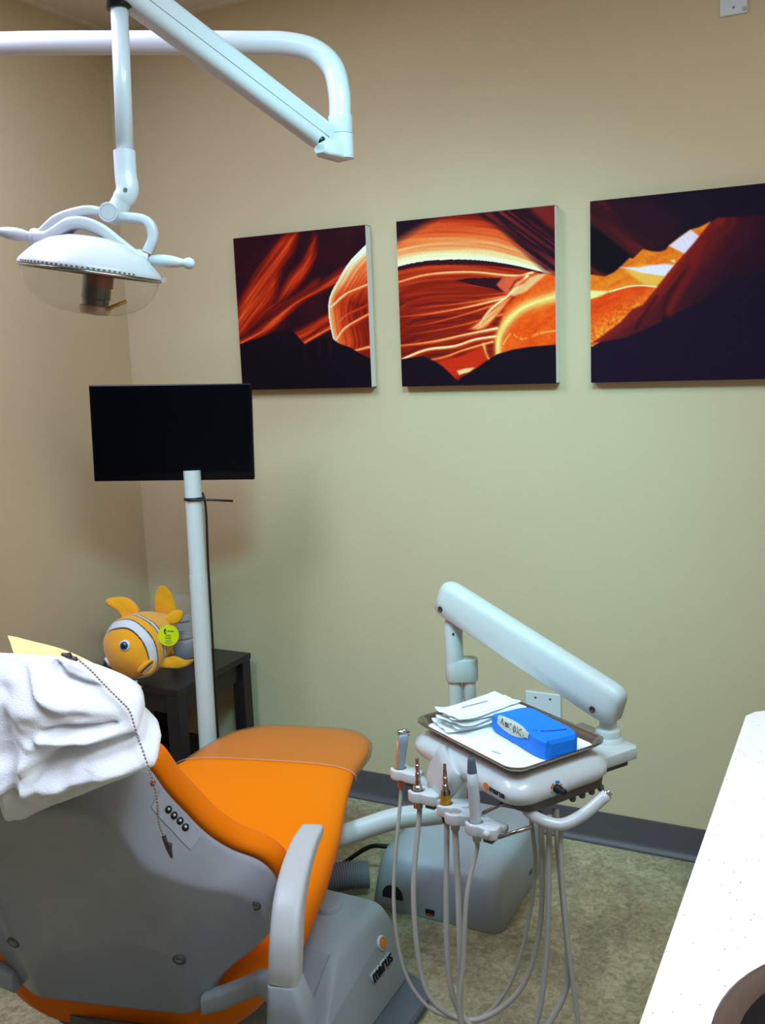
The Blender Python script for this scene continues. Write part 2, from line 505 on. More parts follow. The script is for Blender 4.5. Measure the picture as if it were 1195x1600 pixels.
def paint1(X, Y):
    I = np.full(X.shape, .07) + .07 * vnoise(X * .04, Y * .04)
    I = sheet(I, X, Y, c1((20, 520), (45, 440), (95, 345), (150, 262), (205, 200), (260, 185), (245, 250), (205, 320), (185, 410), (120, 480), (60, 545)), .66, 10, 52, .22, .5)
    I = sheet(I, X, Y, c1((182, 425), (225, 340), (275, 280), (318, 190), (322, 260), (290, 330), (245, 385), (205, 420)), .66, 8, 58, .3, .45)
    I = sheet(I, X, Y, c1((45, 575), (130, 505), (215, 440), (320, 372), (440, 290), (440, 335), (390, 362), (300, 405), (240, 455), (180, 515), (110, 552)), .72, 7, 38, .3, .5)
    I = sheet(I, X, Y, c1((90, 470), (160, 420), (240, 400), (330, 340), (330, 375), (240, 430), (160, 480), (90, 520)), .52, 9, 38, .4, .6)
    I = ridge(I, X, Y, c1((55, 565), (150, 515), (250, 430), (330, 385), (430, 335)), .66, 10, 4, (1, .8), .4)
    I = sheet(I, X, Y, c1((238, 525), (310, 490), (380, 455), (380, 490), (330, 520), (275, 560)), .60, 5, 26, .4, .5)
    I = ridge(I, X, Y, c1((285, 562), (340, 530), (375, 510)), .72, 10, 3, (1, 1), .4)
    E = smooth2(c1((500, 215), (470, 245), (430, 290), (398, 345), (372, 395), (364, 440), (370, 500), (384, 562)), 8)
    d, s, t = seg_dist(X, Y, E)
    B = inside(X, Y, E + c1((520, 640), (560, 400), (560, 200)))
    fa = np.interp(t, [0, .35, .6, 1], [.92, .80, .62, .66])
    IB = fa - .30 * np.clip(d / 45, 0, 1) + .34 * np.exp(-d / 5) + .16 * (vnoise(d * .55, t * 5) - .5)
    IB = ridge(IB, X, Y, c1((398, 360), (440, 340), (500, 312)), .80, 5, 8, (1, .8), .5)
    IB = ridge(IB, X, Y, c1((372, 440), (420, 395), (500, 358)), .98, 3, 14, (1, .9), .5)
    IB = ridge(IB, X, Y, c1((378, 520), (420, 470), (500, 430)), .74, 6, 10, (1, .7), .5)
    IB = ridge(IB, X, Y, c1((386, 558), (415, 515), (450, 490), (510, 455)), .98, 3, 9, (1, .8), .4)
    IB = ridge(IB, X, Y, c1((400, 590), (440, 592), (510, 575)), .9, 6, 5, (.8, 1), .4)
    I = np.where(B, IB, I)
    C = ramp(I)
    m = soft(X, Y, c1((0, 560), (60, 566), (110, 550), (170, 530), (205, 522), (225, 512), (240, 518), (285, 570), (320, 552), (345, 538), (378, 548), (400, 565), (440, 580), (470, 600), (520, 625), (520, 790), (0, 790)), 1.0)
    st = np.clip(vnoise(X * .18, Y * .02) - .55, 0, 1) * np.clip(1 - (Y - 512) / 60, 0, 1) * (X > 440) * (X < 540)
    C = C * (1 - m[..., None]) + (np.array((19, 10, 20)) + st[..., None] * np.array((110, 20, 14))) * m[..., None]
    return C

def paint2(X, Y):
    d, s, t = seg_dist(X, Y, smooth2(c1((540, 325), (590, 302), (700, 280), (850, 275), (980, 290), (1095, 318), (1180, 345)), 8))
    up_ = s > 0
    prog = np.interp(t, [0, .6, .85, 1], [74, 66, 36, 16])
    fan = d / prog
    str_ = vnoise(fan * 15, t * 3) * .55 + vnoise(fan * 34 + 9, t * 5) * .45
    Iu = (.98 - .26 * fan) * np.exp(-(fan / 1.12) ** 5) * (1 - .40 * str_ * np.clip(fan * 2.2, 0, 1))
    I = np.maximum(Iu, .10)
    low = .47 - .12 * np.clip(d / 70, 0, 1) + .24 * (vnoise(d * .30, t * 3) * .6 + vnoise(d * .8, t * 5) * .4 - .5)
    I = np.where(up_, I, np.where(d < 7 * np.interp(t, [0, .5, .8, 1], [.8, 1.2, .5, .1]), .17, low))
    I = ridge(I, X, Y, c1((585, 356), (700, 326), (850, 316), (1000, 329), (1060, 318)), 1.0, 2.0, 9, (.8, 1), .3)
    I = np.where(soft(X, Y, c1((800, 345), (860, 338), (968, 338), (975, 395), (930, 375), (860, 362)), 3) > .5, .12, I)
    for (y0, y1, a) in ((402, 392, .46), (440, 402, .62), (465, 408, .78), (500, 420, .62), (528, 462, .6)):
        I = ridge(I, X, Y, c1((595, y0 + 10), (700, y0), (840, (y0 + y1) / 2 + 4), (975, y1)), a, 9, 4, (.62, 1.25), .5)
    I = sheet(I, X, Y, c1((840, 520), (900, 470), (960, 415), (1000, 400), (950, 470), (900, 520)), .95, 5, 38, .6, .35)
    I = ridge(I, X, Y, c1((600, 575), (720, 560), (850, 532), (945, 512)), .98, 3, 9, (.7, 1.05), .45)
    I = ridge(I, X, Y, c1((610, 622), (700, 588), (800, 575), (870, 552), (945, 540)), 1.0, 3, 8, (1, 1), .45)
    I = ridge(I, X, Y, c1((640, 640), (760, 615), (830, 590), (930, 560)), .85, 4, 7, (.8, 1), .5)
    I = ridge(I, X, Y, c1((885, 500), (925, 445), (980, 400), (1045, 330)), 1.0, 5, 9, (.9, 1), .35)
    C = ramp(I)
    # orange basin at the right
    om = soft(X, Y, c1((1180, 318), (1095, 322), (1062, 350), (1010, 400), (970, 440), (955, 500), (940, 550), (945, 640), (1180, 640)), 2.0)
    n = vnoise((X + Y) * .10, (X - Y) * .03) * .6 + vnoise(X * .25, Y * .25) * .4
    C = C * (1 - om[..., None]) + (np.array((230, 78, 16)) + (n[..., None] - .5) * np.array((36, 44, 16))) * om[..., None]
    C = blend(C, soft(X, Y, c1((942, 362), (962, 336), (1000, 336), (1040, 322), (1000, 350), (978, 396)), 1.6), (222, 88, 54), .9)
    C = blend(C, soft(X, Y, c1((985, 392), (1010, 352), (1075, 326), (1110, 322), (1040, 385), (1000, 402)), 2.0), (255, 206, 140), .75)
    C = blend(C, soft(X, Y, c1((1000, 372), (1030, 345), (1060, 330), (1035, 358)), 1.5), (214, 84, 40), .9)
    # pale ribbon
    d, s, t = seg_dist(X, Y, smooth2(c1((948, 612), (952, 545), (985, 482), (1050, 432), (1180, 388)), 8))
    k = np.exp(-(d / np.interp(t, [0, .5, 1], [4.5, 7, 9])) ** 2) * (.75 + .25 * vnoise(d * .5, t * 6))
    C = C * (1 - k[..., None]) + np.array((252, 216, 124)) * k[..., None]
    d, s, t = seg_dist(X, Y, smooth2(c1((900, 570), (908, 605), (925, 628), (948, 612)), 8))
    C = blend(C, np.exp(-(d / 2.5) ** 2), (250, 176, 96), .8)
    d, s, t = seg_dist(X, Y, smooth2(c1((960, 580), (990, 535), (1030, 552), (1060, 540), (1100, 528), (1150, 520)), 8))
    C = blend(C, np.exp(-(d / 1.6) ** 2) * (vnoise(X * .3, Y * .3) > .35), (250, 180, 80), .7)
    # red pocket
    C = blend(C, soft(X, Y, c1((735, 630), (820, 612), (890, 578), (905, 600), (920, 640), (870, 660), (800, 690)), 2.5), (200, 40, 14), .9)
    # dark upper corner bands
    dk = soft(X, Y, c1((880, 120), (975, 95), (1060, 150), (1150, 230), (1180, 340), (1100, 315), (1040, 255), (960, 175)), 5)
    sb = vnoise((X - Y * 1.3) * .20, (X + Y) * .01)
    C = C * (1 - dk[..., None]) + (np.array((36, 12, 24)) + np.clip(sb - .4, 0, 1)[..., None] * np.array((190, 40, 16))) * dk[..., None]
    C = blend(C, soft(X, Y, c1((1030, 80), (1180, 60), (1180, 215), (1100, 150)), 4), (122, 30, 24), .9)
    C = blend(C, soft(X, Y, c1((570, 90), (790, 105), (720, 142), (650, 180), (590, 215), (560, 225)), 7), (24, 11, 24), .96)
    C = blend(C, soft(X, Y, c1((560, 628), (640, 618), (690, 612), (725, 628), (760, 650), (800, 690), (812, 700), (820, 690), (860, 665), (905, 632), (945, 605), (1000, 588), (1060, 578), (1180, 568), (1180, 760), (560, 760)), 1.0), (20, 11, 22))
    C = blend(C, soft(X, Y, c1((808, 664), (840, 655), (870, 652), (850, 668), (815, 678)), 1.2), (255, 206, 140), .9)
    return C

def paint3(X, Y):
    C = np.zeros(X.shape + (3,)) + np.array((27, 14, 32))
    n = vnoise((X * .5 + Y) * .22, (X - Y) * .03) * .6 + vnoise(X * .3, Y * .3) * .4
    sb = vnoise((X * .75 - Y) * .11, (X + Y) * .012)
    k = soft(X, Y, c2((220, 190), (330, 190), (460, 330), (620, 440), (620, 480), (545, 505), (480, 490), (240, 340), (220, 330)), 6)
    C = C * (1 - k[..., None]) + (np.array((52, 16, 24)) + np.clip(sb - .3, 0, 1)[..., None] * np.array((70, 10, 4))) * k[..., None]
    C = blend(C, soft(X, Y, c2((330, 190), (620, 190), (800, 300), (720, 440), (640, 470), (560, 440), (440, 320)), 10), (44, 16, 26), .8)
    C = blend(C, soft(X, Y, c2((220, 330), (300, 360), (480, 495), (400, 590), (300, 612), (220, 560)), 3), (16, 9, 18))
    d, s, t = seg_dist(X, Y, c2((230, 560), (290, 600), (330, 612)))
    C = blend(C, np.exp(-(d / 5) ** 2), (110, 26, 18), .8)
    OR = c2((220, 600), (250, 602), (330, 612), (385, 588), (425, 558), (480, 508), (500, 512), (530, 485), (560, 460), (610, 472), (660, 474), (695, 462), (712, 438), (770, 395), (830, 355), (885, 340), (945, 310), (940, 345), (640, 690), (220, 760))
    k = soft(X, Y, OR, 1.2)
    C = C * (1 - k[..., None]) + (np.array((234, 112, 24)) + (n[..., None] - .5) * np.array((30, 50, 24))) * k[..., None]
    C = blend(C, soft(X, Y, c2((455, 575), (560, 545), (700, 560), (690, 620), (640, 668), (560, 650)), 3), (252, 176, 74), .9)
    C = blend(C, soft(X, Y, c2((420, 560), (500, 575), (560, 590), (690, 606), (745, 545), (690, 540), (600, 548), (540, 562), (500, 560)), 1.5), (226, 214, 240), .95)
    C = blend(C, soft(X, Y, c2((712, 442), (770, 398), (835, 355), (860, 372), (895, 396), (850, 440), (805, 485), (760, 465)), 1.5), (226, 216, 240), .95)
    C = blend(C, soft(X, Y, c2((720, 520), (745, 518), (745, 535)), 1.5), (240, 226, 220), .9)
    C = blend(C, soft(X, Y, c2((220, 688), (300, 690), (360, 692), (300, 722), (220, 745)), 1.5), (250, 214, 140), .95)
    RO = c2((220, 745), (300, 722), (380, 692), (470, 668), (560, 660), (645, 668), (600, 740), (540, 800), (420, 900), (260, 1000), (220, 1000))
    k = soft(X, Y, RO, 1.2)
    gl = np.clip((X * .55 + Y - (860 * .55 + 260) - .2803 * (430 * .55 + 730)) / 40, 0, 1) * vnoise(X * .35, Y * .35)
    C = C * (1 - k[..., None]) + (np.array((224, 66, 14)) + gl[..., None] * np.array((40, 110, 40)) + (n[..., None] - .5) * np.array((30, 24, 8))) * k[..., None]
    d, s, t = seg_dist(X, Y, smooth2(c2((360, 694), (470, 666), (560, 659), (645, 667))))
    C = blend(C, np.exp(-(d / 1.2) ** 2), (255, 240, 190), .9)
    RD = c2((245, 985), (330, 930), (430, 860), (500, 790), (560, 765), (600, 720), (650, 660), (745, 545), (850, 430), (940, 320), (985, 290), (1100, 285), (1300, 270), (1300, 560), (1060, 620), (900, 740), (780, 800), (690, 850), (580, 900), (450, 950))
    k = soft(X, Y, RD, 1.5)
    e, s, t = seg_dist(X, Y, smooth2(c2((245, 985), (430, 860), (560, 765), (650, 660), (745, 545), (850, 430), (940, 320), (985, 290))))
    fall = np.exp(-e / 34) * (1 - .35 * vnoise(e * .2, t * 4))
    red = np.array((30, 13, 30)) + fall[..., None] * np.array((128, 18, -8))
    C = C * (1 - k[..., None]) + red * k[..., None]
    d, s, t = seg_dist(X, Y, smooth2(c2((830, 560), (760, 650), (700, 760), (690, 840))))
    C = blend(C, np.exp(-(d / 5) ** 2), (34, 11, 20), .75)
    d, s, t = seg_dist(X, Y, smooth2(c2((900, 430), (820, 600), (760, 700), (715, 800))))
    C = blend(C, np.exp(-(d / 8) ** 2), (126, 24, 20), .6)
    d, s, t = seg_dist(X, Y, smooth2(c2((640, 720), (560, 830), (520, 900))))
    C = blend(C, np.exp(-(d / 3) ** 2), (40, 12, 20), .6)
    return C

def lin_arr(C):
    C = np.clip(C, 0, 255) / 255.0
    return np.where(C <= .04045, C / 12.92, ((C + .055) / 1.055) ** 2.4)

CAN = [(-1.953, 0.500, 'leftmost canvas print, dark red canyon streaks above a jagged black ridge', paint1),
       (-1.345, 0.502, 'middle canvas print with bright cream and orange rock waves', paint2),
       (-0.740, 0.502, 'rightmost canvas print, mostly dark with a pale lilac gap in orange canyon rock', paint3)]
for (x0, wd, lab, fn), CN in zip(CAN, CORN):
    z0, z1 = 1.443, 1.947
    t = thing('canvas_print', lab, 'picture', (x0 + wd / 2, -0.0, z0), 'canyon canvas prints on the wall')
    dep = 0.034
    bm = NB(); box(bm, (x0 + wd / 2, -dep / 2 - 0.001, (z0 + z1) / 2), (wd, dep, z1 - z0), 0.0015)
    obj('canvas_edge', bm, M['wcanvas'], t, smooth=False)
    N = 280
    u = np.linspace(0, 1, N)[None, :].repeat(N, 0); v = np.linspace(0, 1, N)[:, None].repeat(N, 1)   # v down
    tl, tr, bl, br = [np.array(c, float) for c in CN]
    # perspective-free bilinear lookup of the panorama
    P = (tl * (1 - u[..., None]) + tr * u[..., None]) * (1 - v[..., None]) + (bl * (1 - u[..., None]) + br * u[..., None]) * v[..., None]
    C = fn(P[..., 0], P[..., 1])
    C = C * (1.03 + .12 * rng.rand(N, N, 1))
    L = lin_arr(C)
    co = np.stack([x0 + wd * u, np.full_like(u, -dep - 0.002), z1 - (z1 - z0) * v], -1).reshape(-1, 3)
    org = np.array((x0 + wd / 2, 0.0, z0))
    idx = np.arange(N * N).reshape(N, N)
    fa = np.stack([idx[:-1, :-1], idx[1:, :-1], idx[1:, 1:], idx[:-1, 1:]], -1).reshape(-1, 4)
    me = bpy.data.meshes.new('printed_face')
    me.from_pydata((co - org).tolist(), [], fa.tolist())
    at = me.attributes.new('Col', 'FLOAT_COLOR', 'POINT')
    at.data.foreach_set('color', np.concatenate([L.reshape(-1, 3), np.ones((N * N, 1))], 1).astype(np.float32).ravel())
    me.materials.append(M['print'])
    o = bpy.data.objects.new('printed_face', me); COL.objects.link(o); o.parent = t
    # dark wrapped top and bottom edges of the print
    for zz in (z1 + 0.0006, z0 - 0.0006):
        bm = NB(); box(bm, (x0 + wd / 2, -dep / 2 - 0.0015, zz), (wd, dep, 0.0012)); obj('wrapped_edge', bm, M['black'], t, smooth=False)

# ------------------------------------------------------------------ wall plates
t = thing('blank_wall_plate', 'wide white blank wall plate low on the wall behind the tray', 'wall plate', (-0.906, 0, 0.358))
bm = NB(); box(bm, (-0.906, -0.004, 0.415), (0.115, 0.008, 0.114), 0.0025); obj('plate', bm, M['plateW'], t, smooth=False)
for x in (-0.93, -0.882):
    for z in (0.455, 0.375):
        bm = NB(); lathe(bm, [(0.004, 0), (0.0038, .0015), (0.001, .002)], (x, -0.008, z), (0, -1, 0), 12); obj('screw', bm, M['screw'], t)
t = thing('small_wall_plate', 'small white wall plate high on the wall at the top right', 'wall plate', (-0.369, 0, 2.382))
bm = NB(); box(bm, (-0.369, -0.004, 2.438), (0.068, 0.008, 0.112), 0.0025); obj('plate', bm, M['plateW'], t, smooth=False)
bm = NB(); lathe(bm, [(0.003, 0), (0.003, .0015), (0.001, .002)], (-0.369, -0.008, 2.399), (0, -1, 0), 12); obj('screw', bm, M['screw'], t)
bm = NB(); lathe(bm, [(0.006, 0), (0.005, .004), (0.002, .006)], (-0.343, -0.008, 2.392), (0, -1, 0), 12); obj('jack_nub', bm, M['white'], t)

# ------------------------------------------------------------------ counter at the right
t = thing('base_cabinet', 'pale laminate base cabinet under the white speckled counter', 'cabinet', (0.17, -1.65, 0))
bm = NB(); box(bm, (0.18, -1.64, 0.475), (0.62, 1.1, 0.75)); obj('carcass', bm, M['lamination'], t, smooth=False)
bm = NB(); box(bm, (0.2, -1.64, 0.05), (0.56, 1.06, 0.1)); obj('plinth', bm, M['dgrey'], t, smooth=False)
for y in (-1.37, -1.91):
    bm = NB(); box(bm, (-0.14, y, 0.48), (0.018, 0.52, 0.72), 0.002); d = obj('door', bm, M['lamination'], t, smooth=False)
    bm = NB(); tube(bm, spl([(-0.149, y - .05, 0.77), (-0.175, y - .045, 0.77), (-0.175, y + .045, 0.77), (-0.149, y + .05, 0.77)], 4), 0.005, 8); obj('handle', bm, M['chrome'], d)
poly = [(-0.185, -1.12)] + [(-0.172 + .0, -1.094)] + [(-0.10, -1.04), (0.0, -0.985), (0.13, -0.95), (0.495, -0.95), (0.495, -2.32), (0.06, -2.32)]
for k in range(1, 9):
    a = math.radians(270 - 90 * k / 8)
    poly.append((0.06 + 0.245 * math.cos(a), -2.075 + 0.245 * math.sin(a)))
bm = NB(); prism(bm, poly, (0, 0, 0), (1, 0, 0), (0, 1, 0), (0, 0, 1), 0.856, 0.90, 0.004)
tag(obj('countertop', bm, M['counter'], autos=40), 'white speckled solid-surface countertop at the lower right', 'countertop')

# brown bowl on the counter (only its rim is in the frame)
bc = (0.068, -2.10)
t = thing('brown_bowl', 'brown round bowl with a dark inside, on the speckled counter', 'bowl', (bc[0], bc[1], 0.90))
bm = NB(); lathe(bm, [(0.085, 0.9008), (0.09, 0.902), (0.12, 0.93), (0.155, 0.965), (0.168, 0.99), (0.1705, 0.9985), (0.167, 1.002), (0.160, 1.001), (0.151, 0.992)], (bc[0], bc[1], 0), seg=64, cap=False)
obj('bowl_wall', bm, M['bowl'], t)
bm = NB(); lathe(bm, [(0.151, 0.992), (0.142, 0.975), (0.115, 0.945), (0.08, 0.925), (0.0, 0.92)], (bc[0], bc[1], 0), seg=64, cap=False)
obj('bowl_inside', bm, M['bowlin'], t)

# ------------------------------------------------------------------ side table
TX0, TX1, TY0, TY1, TZ = -2.415, -1.985, -0.465, -0.04, 0.50
t = thing('side_table', 'small dark espresso wooden side table in the corner', 'table', ((TX0 + TX1) / 2, (TY0 + TY1) / 2, 0))
bm = NB(); box(bm, ((TX0 + TX1) / 2, (TY0 + TY1) / 2, TZ - .011), (TX1 - TX0, TY1 - TY0, .022), .0025); obj('tabletop', bm, M['wood'], t, smooth=False)
bm = NB()
for y in (TY0 + .03, TY1 - .03): box(bm, ((TX0 + TX1) / 2, y, TZ - .022 - .035), (TX1 - TX0 - .06, .018, .07))
for x in (TX0 + .03, TX1 - .03): box(bm, (x, (TY0 + TY1) / 2, TZ - .022 - .035), (.018, TY1 - TY0 - .06, .07))
obj('apron', bm, M['wood'], t, smooth=False)
for x in (TX0 + .027, TX1 - .027):
    for y in (TY0 + .027, TY1 - .027):
        bm = NB(); box(bm, (x, y, (TZ - .022) / 2), (.048, .048, TZ - .022), .002); obj('leg', bm, M['wood'], t, smooth=False)
bm = NB(); box(bm, ((TX0 + TX1) / 2, (TY0 + TY1) / 2, .16), (TX1 - TX0 - .06, TY1 - TY0 - .06, .018), .002); obj('lower_shelf', bm, M['wood'], t, smooth=False)

# ------------------------------------------------------------------ monitor on a floor pole
RM = V((.8925, .451, 0)); NM = V((.451, -.8925, 0))
a = .028
RMr = (RM * math.cos(a) - V((0, 0, 1)) * math.sin(a)); UMr = (V((0, 0, 1)) * math.cos(a) + RM * math.sin(a))
rotM = Matrix((RMr, -NM, UMr)).transposed()
mc = V((-1.913, -.478, 1.336))
t = thing('monitor_stand', 'black flat screen monitor on a pale pole beside the dark table', 'monitor', (-1.80, -.55, 0))
pb = V((-1.795, -.575, 0)); ptop = V((-1.853, -.476, 1.22))
bm = NB(); tube(bm, [pb, pb.lerp(ptop, .74)], .0275, 24); tube(bm, [pb.lerp(ptop, .74), ptop], .0262, 24)
pole = obj('pole', bm, M['arm'], t, autos=40)
bm = NB(); lathe(bm, [(.14, 0), (.14, .012), (.13, .018), (.04, .02), (.036, .04), (.03, .045)], pb, seg=32); obj('base_plate', bm, M['arm'], t, autos=40)
bm = NB(); box(bm, mc, (.49, .022, .292), .003, rotM); scr = obj('screen_body', bm, M['bezel'], t, smooth=False)
bm = NB(); box(bm, mc + NM * .0112 + UMr * .008, (.468, .0012, .256), 0, rotM); obj('display_panel', bm, M['screen'], scr, smooth=False)
bm = NB(); box(bm, mc + NM * .0118 - UMr * .1215, (.47, .002, .0022), 0, rotM); obj('bezel_ridge', bm, M['bezel'], scr, smooth=False)
bm = NB(); box(bm, mc - NM * .03 - UMr * .02, (.12, .04, .12), .006, rotM); obj('mount_bracket', bm, M['dgrey'], t, smooth=False)
pc = pb.lerp(ptop, .93)
bm = NB(); lathe(bm, [(.0285, -.004), (.0295, -.003), (.0295, .003), (.0285, .004)], pc, axis=(ptop - pb), seg=24, cap=False)
q = pc + NM * .012 + RM * .027
tube(bm, [pc + NM * .0295 - RM * .016, pc + NM * .030 + RM * .004, q + RM * .03 - UMr * .004, q + RM * .095 - UMr * .010], .0034, 8)
obj('cable_tie', bm, M['black'], t)
bm = NB(); off = RM * .032 - NM * .004
tube(bm, spl([mc - UMr * .14 + RM * .035, mc - UMr * .165 + RM * .055, mc - UMr * .19 + RM * .05, pc + RM * .032 - NM * .006, pb.lerp(ptop, .75) + off, pb.lerp(ptop, .45) + off, pb.lerp(ptop, .2) + off, pb + off + V((0, 0, .03))], 6), .0035, 8)
obj('cable', bm, M['black'], t)

# ------------------------------------------------------------------ clear container on the table
cc = V((-2.19, -.165, TZ))
t = thing('clear_container', 'tall clear plastic container with pale label, on the dark side table', 'container', cc)
bm = NB(); lathe(bm, [(.036, .072), (.042, .08), (.043, .10), (.043, .205), (.040, .222), (.034, .232), (.033, .238)], cc, seg=28, cap=False); obj('clear_body', bm, M['clear'], t)
bm = NB(); lathe(bm, [(.043, .001), (.046, .003), (.046, .062), (.043, .072), (.0, .0725)], cc, seg=28); obj('pale_base', bm, mat('frosted_base', rgb(176, 180, 196), .4), t)
bm = NB(); A = [math.radians(x) for x in range(-150, 31, 12)]
loft(bm, [[cc + V((.0437 * math.cos(x), .0437 * math.sin(x), z)) for x in A] for z in (.078, .165)], False, False, closed=False)
lb = obj('label', bm, M['labelw'], t)
bm = NB(); A = [math.radians(x) for x in range(-110, -9, 10)]
loft(bm, [[cc + V((.0442 * math.cos(x), .0442 * math.sin(x), z)) for x in A] for z in (.137, .142)], False, False, closed=False)
obj('printed_heading', bm, M['inkgrey'], lb)
for z in (.105, .098):
    bm = NB(); loft(bm, [[cc + V((.0442 * math.cos(x), .0442 * math.sin(x), z + h)) for x in A[2:8]] for h in (0, .002)], False, False, closed=False); obj('printed_line', bm, M['inkgrey'], lb)
c2_ = V((-2.300, -.120, TZ))
t = thing('clear_container', 'clear plastic container without label, half hidden behind the plush fish', 'container', c2_)
bm = NB(); lathe(bm, [(.0, .001), (.036, .001), (.040, .006), (.041, .20), (.038, .216), (.030, .226), (.029, .234)], c2_, seg=28, cap=False); obj('clear_body', bm, M['clear'], t)
bm = NB(); lathe(bm, [(.031, .226), (.031, .24), (.029, .242), (0, .242)], c2_, seg=28, cap=False); obj('cap', bm, M['clear'], t)

# ------------------------------------------------------------------ plush clownfish
FC = V((-2.165, -.425, .625))
def FP(x, y, z, k=1.0): return FC + (RT * x + UPV * y + TC * z) * k
ff = V((-.38, -.28, .88)).normalized()
t = thing('plush_clownfish', 'orange and white striped clownfish plush toy with yellow tag, on the side table', 'toy', (FC.x, FC.y, TZ))
R0 = .112
bm = NB(); bmesh.ops.create_uvsphere(bm, u_segments=200, v_segments=130, radius=1.0)
cl = bm.verts.layers.float_color.new('Col')
OR_ = [lin(252), lin(172), lin(16), 1]; WH = [lin(222), lin(222), lin(230), 1]; BK = [lin(40), lin(30), lin(30), 1]
for v in bm.verts:
    p = v.co.copy(); tt = p.dot(ff)
    wob = .02 * math.sin(7 * p.x + 3 * p.y)
    s = tt + wob
    def band(lo, hi, w_=.012): return max(0, min(1, (s - lo) / w_ + .5)) * max(0, min(1, (hi - s) / w_ + .5))
    wf = max(band(.34, .62), band(.06, .12)); kf = max(band(.60, .640), band(.322, .358), band(.115, .145), band(.035, .062))
    c = [OR_[i] * (1 - wf) + WH[i] * wf for i in range(4)]
    c = [c[i] * (1 - kf) + BK[i] * kf for i in range(4)]
    v[cl] = c
    # elongated back, slightly narrower, cheeks in front
    q = p.copy()
    if tt < 0.3:
        q = p + ff * (tt - .3) * .55
        sc_ = 1 + .28 * (tt - .3); ax = ff * q.dot(ff); q = ax + (q - ax) * max(.35, sc_)
    n = mnoise.noise(p * 2.3) * .03
    q = q * (1 + n)
    # mouth dent line & snout bulge
    mdir = V((.40, -.50, .77)).normalized()
    dd = (p - mdir).length
    q += mdir * .10 * math.exp(-(dd / .45) ** 2)
    # squash against the table
    w_ = FP(q.x, q.y, q.z, R0)
    if w_.z < TZ + .004: w_.z = TZ + .004
    v.co = w_
obj('body', bm, M['plush'], t)
def fdir(x, y, z):
    d = V((x, y, z)).normalized(); return d
def eye(d, r):
    d = fdir(*d); n = (RT * d.x + UPV * d.y + TC * d.z)
    c = FC + n * R0 * 1.0
    bm = NB(); lathe(bm, [(r, -.004), (r, .002), (r * .9, .0048), (r * .5, .007), (0, .008)], c, n, 24); e = obj('eye', bm, M['eyew'], t)
    nn = (n + TC * .35).normalized()
    bm = NB(); lathe(bm, [(r * .72, .002), (r * .68, .0075), (r * .4, .010), (0, .011)], c + nn * .001, n, 24); i_ = obj('iris', bm, M['eyeb'], e)
    bm = NB(); lathe(bm, [(r * .38, .008), (r * .34, .0112), (0, .012)], c + nn * .002, n, 20); obj('pupil', bm, M['black'], e)
    bm = NB(); lathe(bm, [(r * .14, .010), (r * .1, .0132), (0, .0135)], c + nn * .002 + UPV * r * .3 + RT * r * .25, n, 12); obj('eye_glint', bm, M['eyew'], e)
eye((-.14, .10, .98), .0185)
eye((-.80, -.46, .40), .017)
# mouth: lips, teeth strip
hd = V((.62, .72, -.05))
def mp(tp, k, lift):
    d = (V((.40, -.50, .77)).normalized() + hd * tp + V((.60, -.52, -.1)) * k)
    d.normalize(); n = RT * d.x + UPV * d.y + TC * d.z
    return FC + n * (R0 * 1.12 + lift)
def lip(k0, k1, sgn):
    bm = NB(); tube(bm, spl([mp(-.27, .02, -.004), mp(-.16, k0, .003), mp(0, k1, .005), mp(.16, k0, .003), mp(.27, .02, -.004)], 6), [.004 + .0035 * math.sin(PI * i / 24) for i in range(25)], 12)
    obj('lip', bm, M['fin'], t)
lip(-.13, -.165, -1); lip(.17, .225, 1)
bm = NB(); loft(bm, [[mp(-.24 + .048 * i, .02 + k * (1 - ((i - 5) / 5.2) ** 2), lf_) for i in range(11)] for k, lf_ in ((-.18, .001), (.0, .004), (.20, .001))], False, False, closed=False); obj('mouth_lining', bm, M['mouth'], t)
bm = NB(); loft(bm, [[mp(-.20 + .040 * i, .02 + k * (1 - ((i - 5) / 6.2) ** 2), .0065) for i in range(11)] for k in (-.06, .09)], False, False, closed=False); fix(bm); obj('teeth', bm, M['teeth'], t)
# fins: plump flat shapes
def fin(name, outline, zoff, th, m, bend=0.0, lab=None):
    """outline in (x,y) units of R0 around the centre, at depth zoff(x,y)"""
    pts = smooth2(outline + [outline[0]], 5)[:-1]
    cx = sum(p[0] for p in pts) / len(pts); cy = sum(p[1] for p in pts) / len(pts)
    bm = NB()
    rings = []
    for k, h in ((.02, 1), (.5, .9), (.82, .6), (1.0, 0.0), (.82, -.6), (.5, -.9), (.02, -1)):
        r = []
        for x, y in pts:
            X = cx + (x - cx) * k; Y = cy + (y - cy) * k
            z = zoff(X, Y) if callable(zoff) else zoff
            z += h * th + bend * math.sin((X + Y) * 9)
            q = FP(X, Y, z, R0); 
            if q.z < TZ + .003: q.z = TZ + .003 + .3 * th * R0 * (1 + h)
            r.append(q)
        rings.append(r)
    loft(bm, rings); fix(bm)
    o = obj(name, bm, m, t)
    return o
fin('dorsal_fin', [(-.52, .72), (-.68, .95), (-1.02, 1.18), (-.98, 1.34), (-.55, 1.40), (-.25, 1.30), (-.02, 1.02), (-.1, .85)], -.25, .07, M['fin'], .02)
fin('tail_fin', [(.25, .85), (.22, 1.15), (.30, 1.52), (.48, 1.70), (.72, 1.55), (.86, 1.25), (.95, .85), (.7, .7)], -1.0, .07, M['fin'], .02)
fin('side_fin', [(.55, .72), (.75, .82), (1.0, .98), (1.22, .98), (1.27, .82), (1.15, .62), (.85, .55)], -.35, .06, M['fin'])
fin('pectoral_fin', [(.62, -.45), (.9, -.35), (1.15, -.30), (1.45, -.42), (1.72, -.40), (1.55, -.58), (1.25, -.68), (.9, -.66), (.6, -.62)], .25, .05, M['fin'], .015)
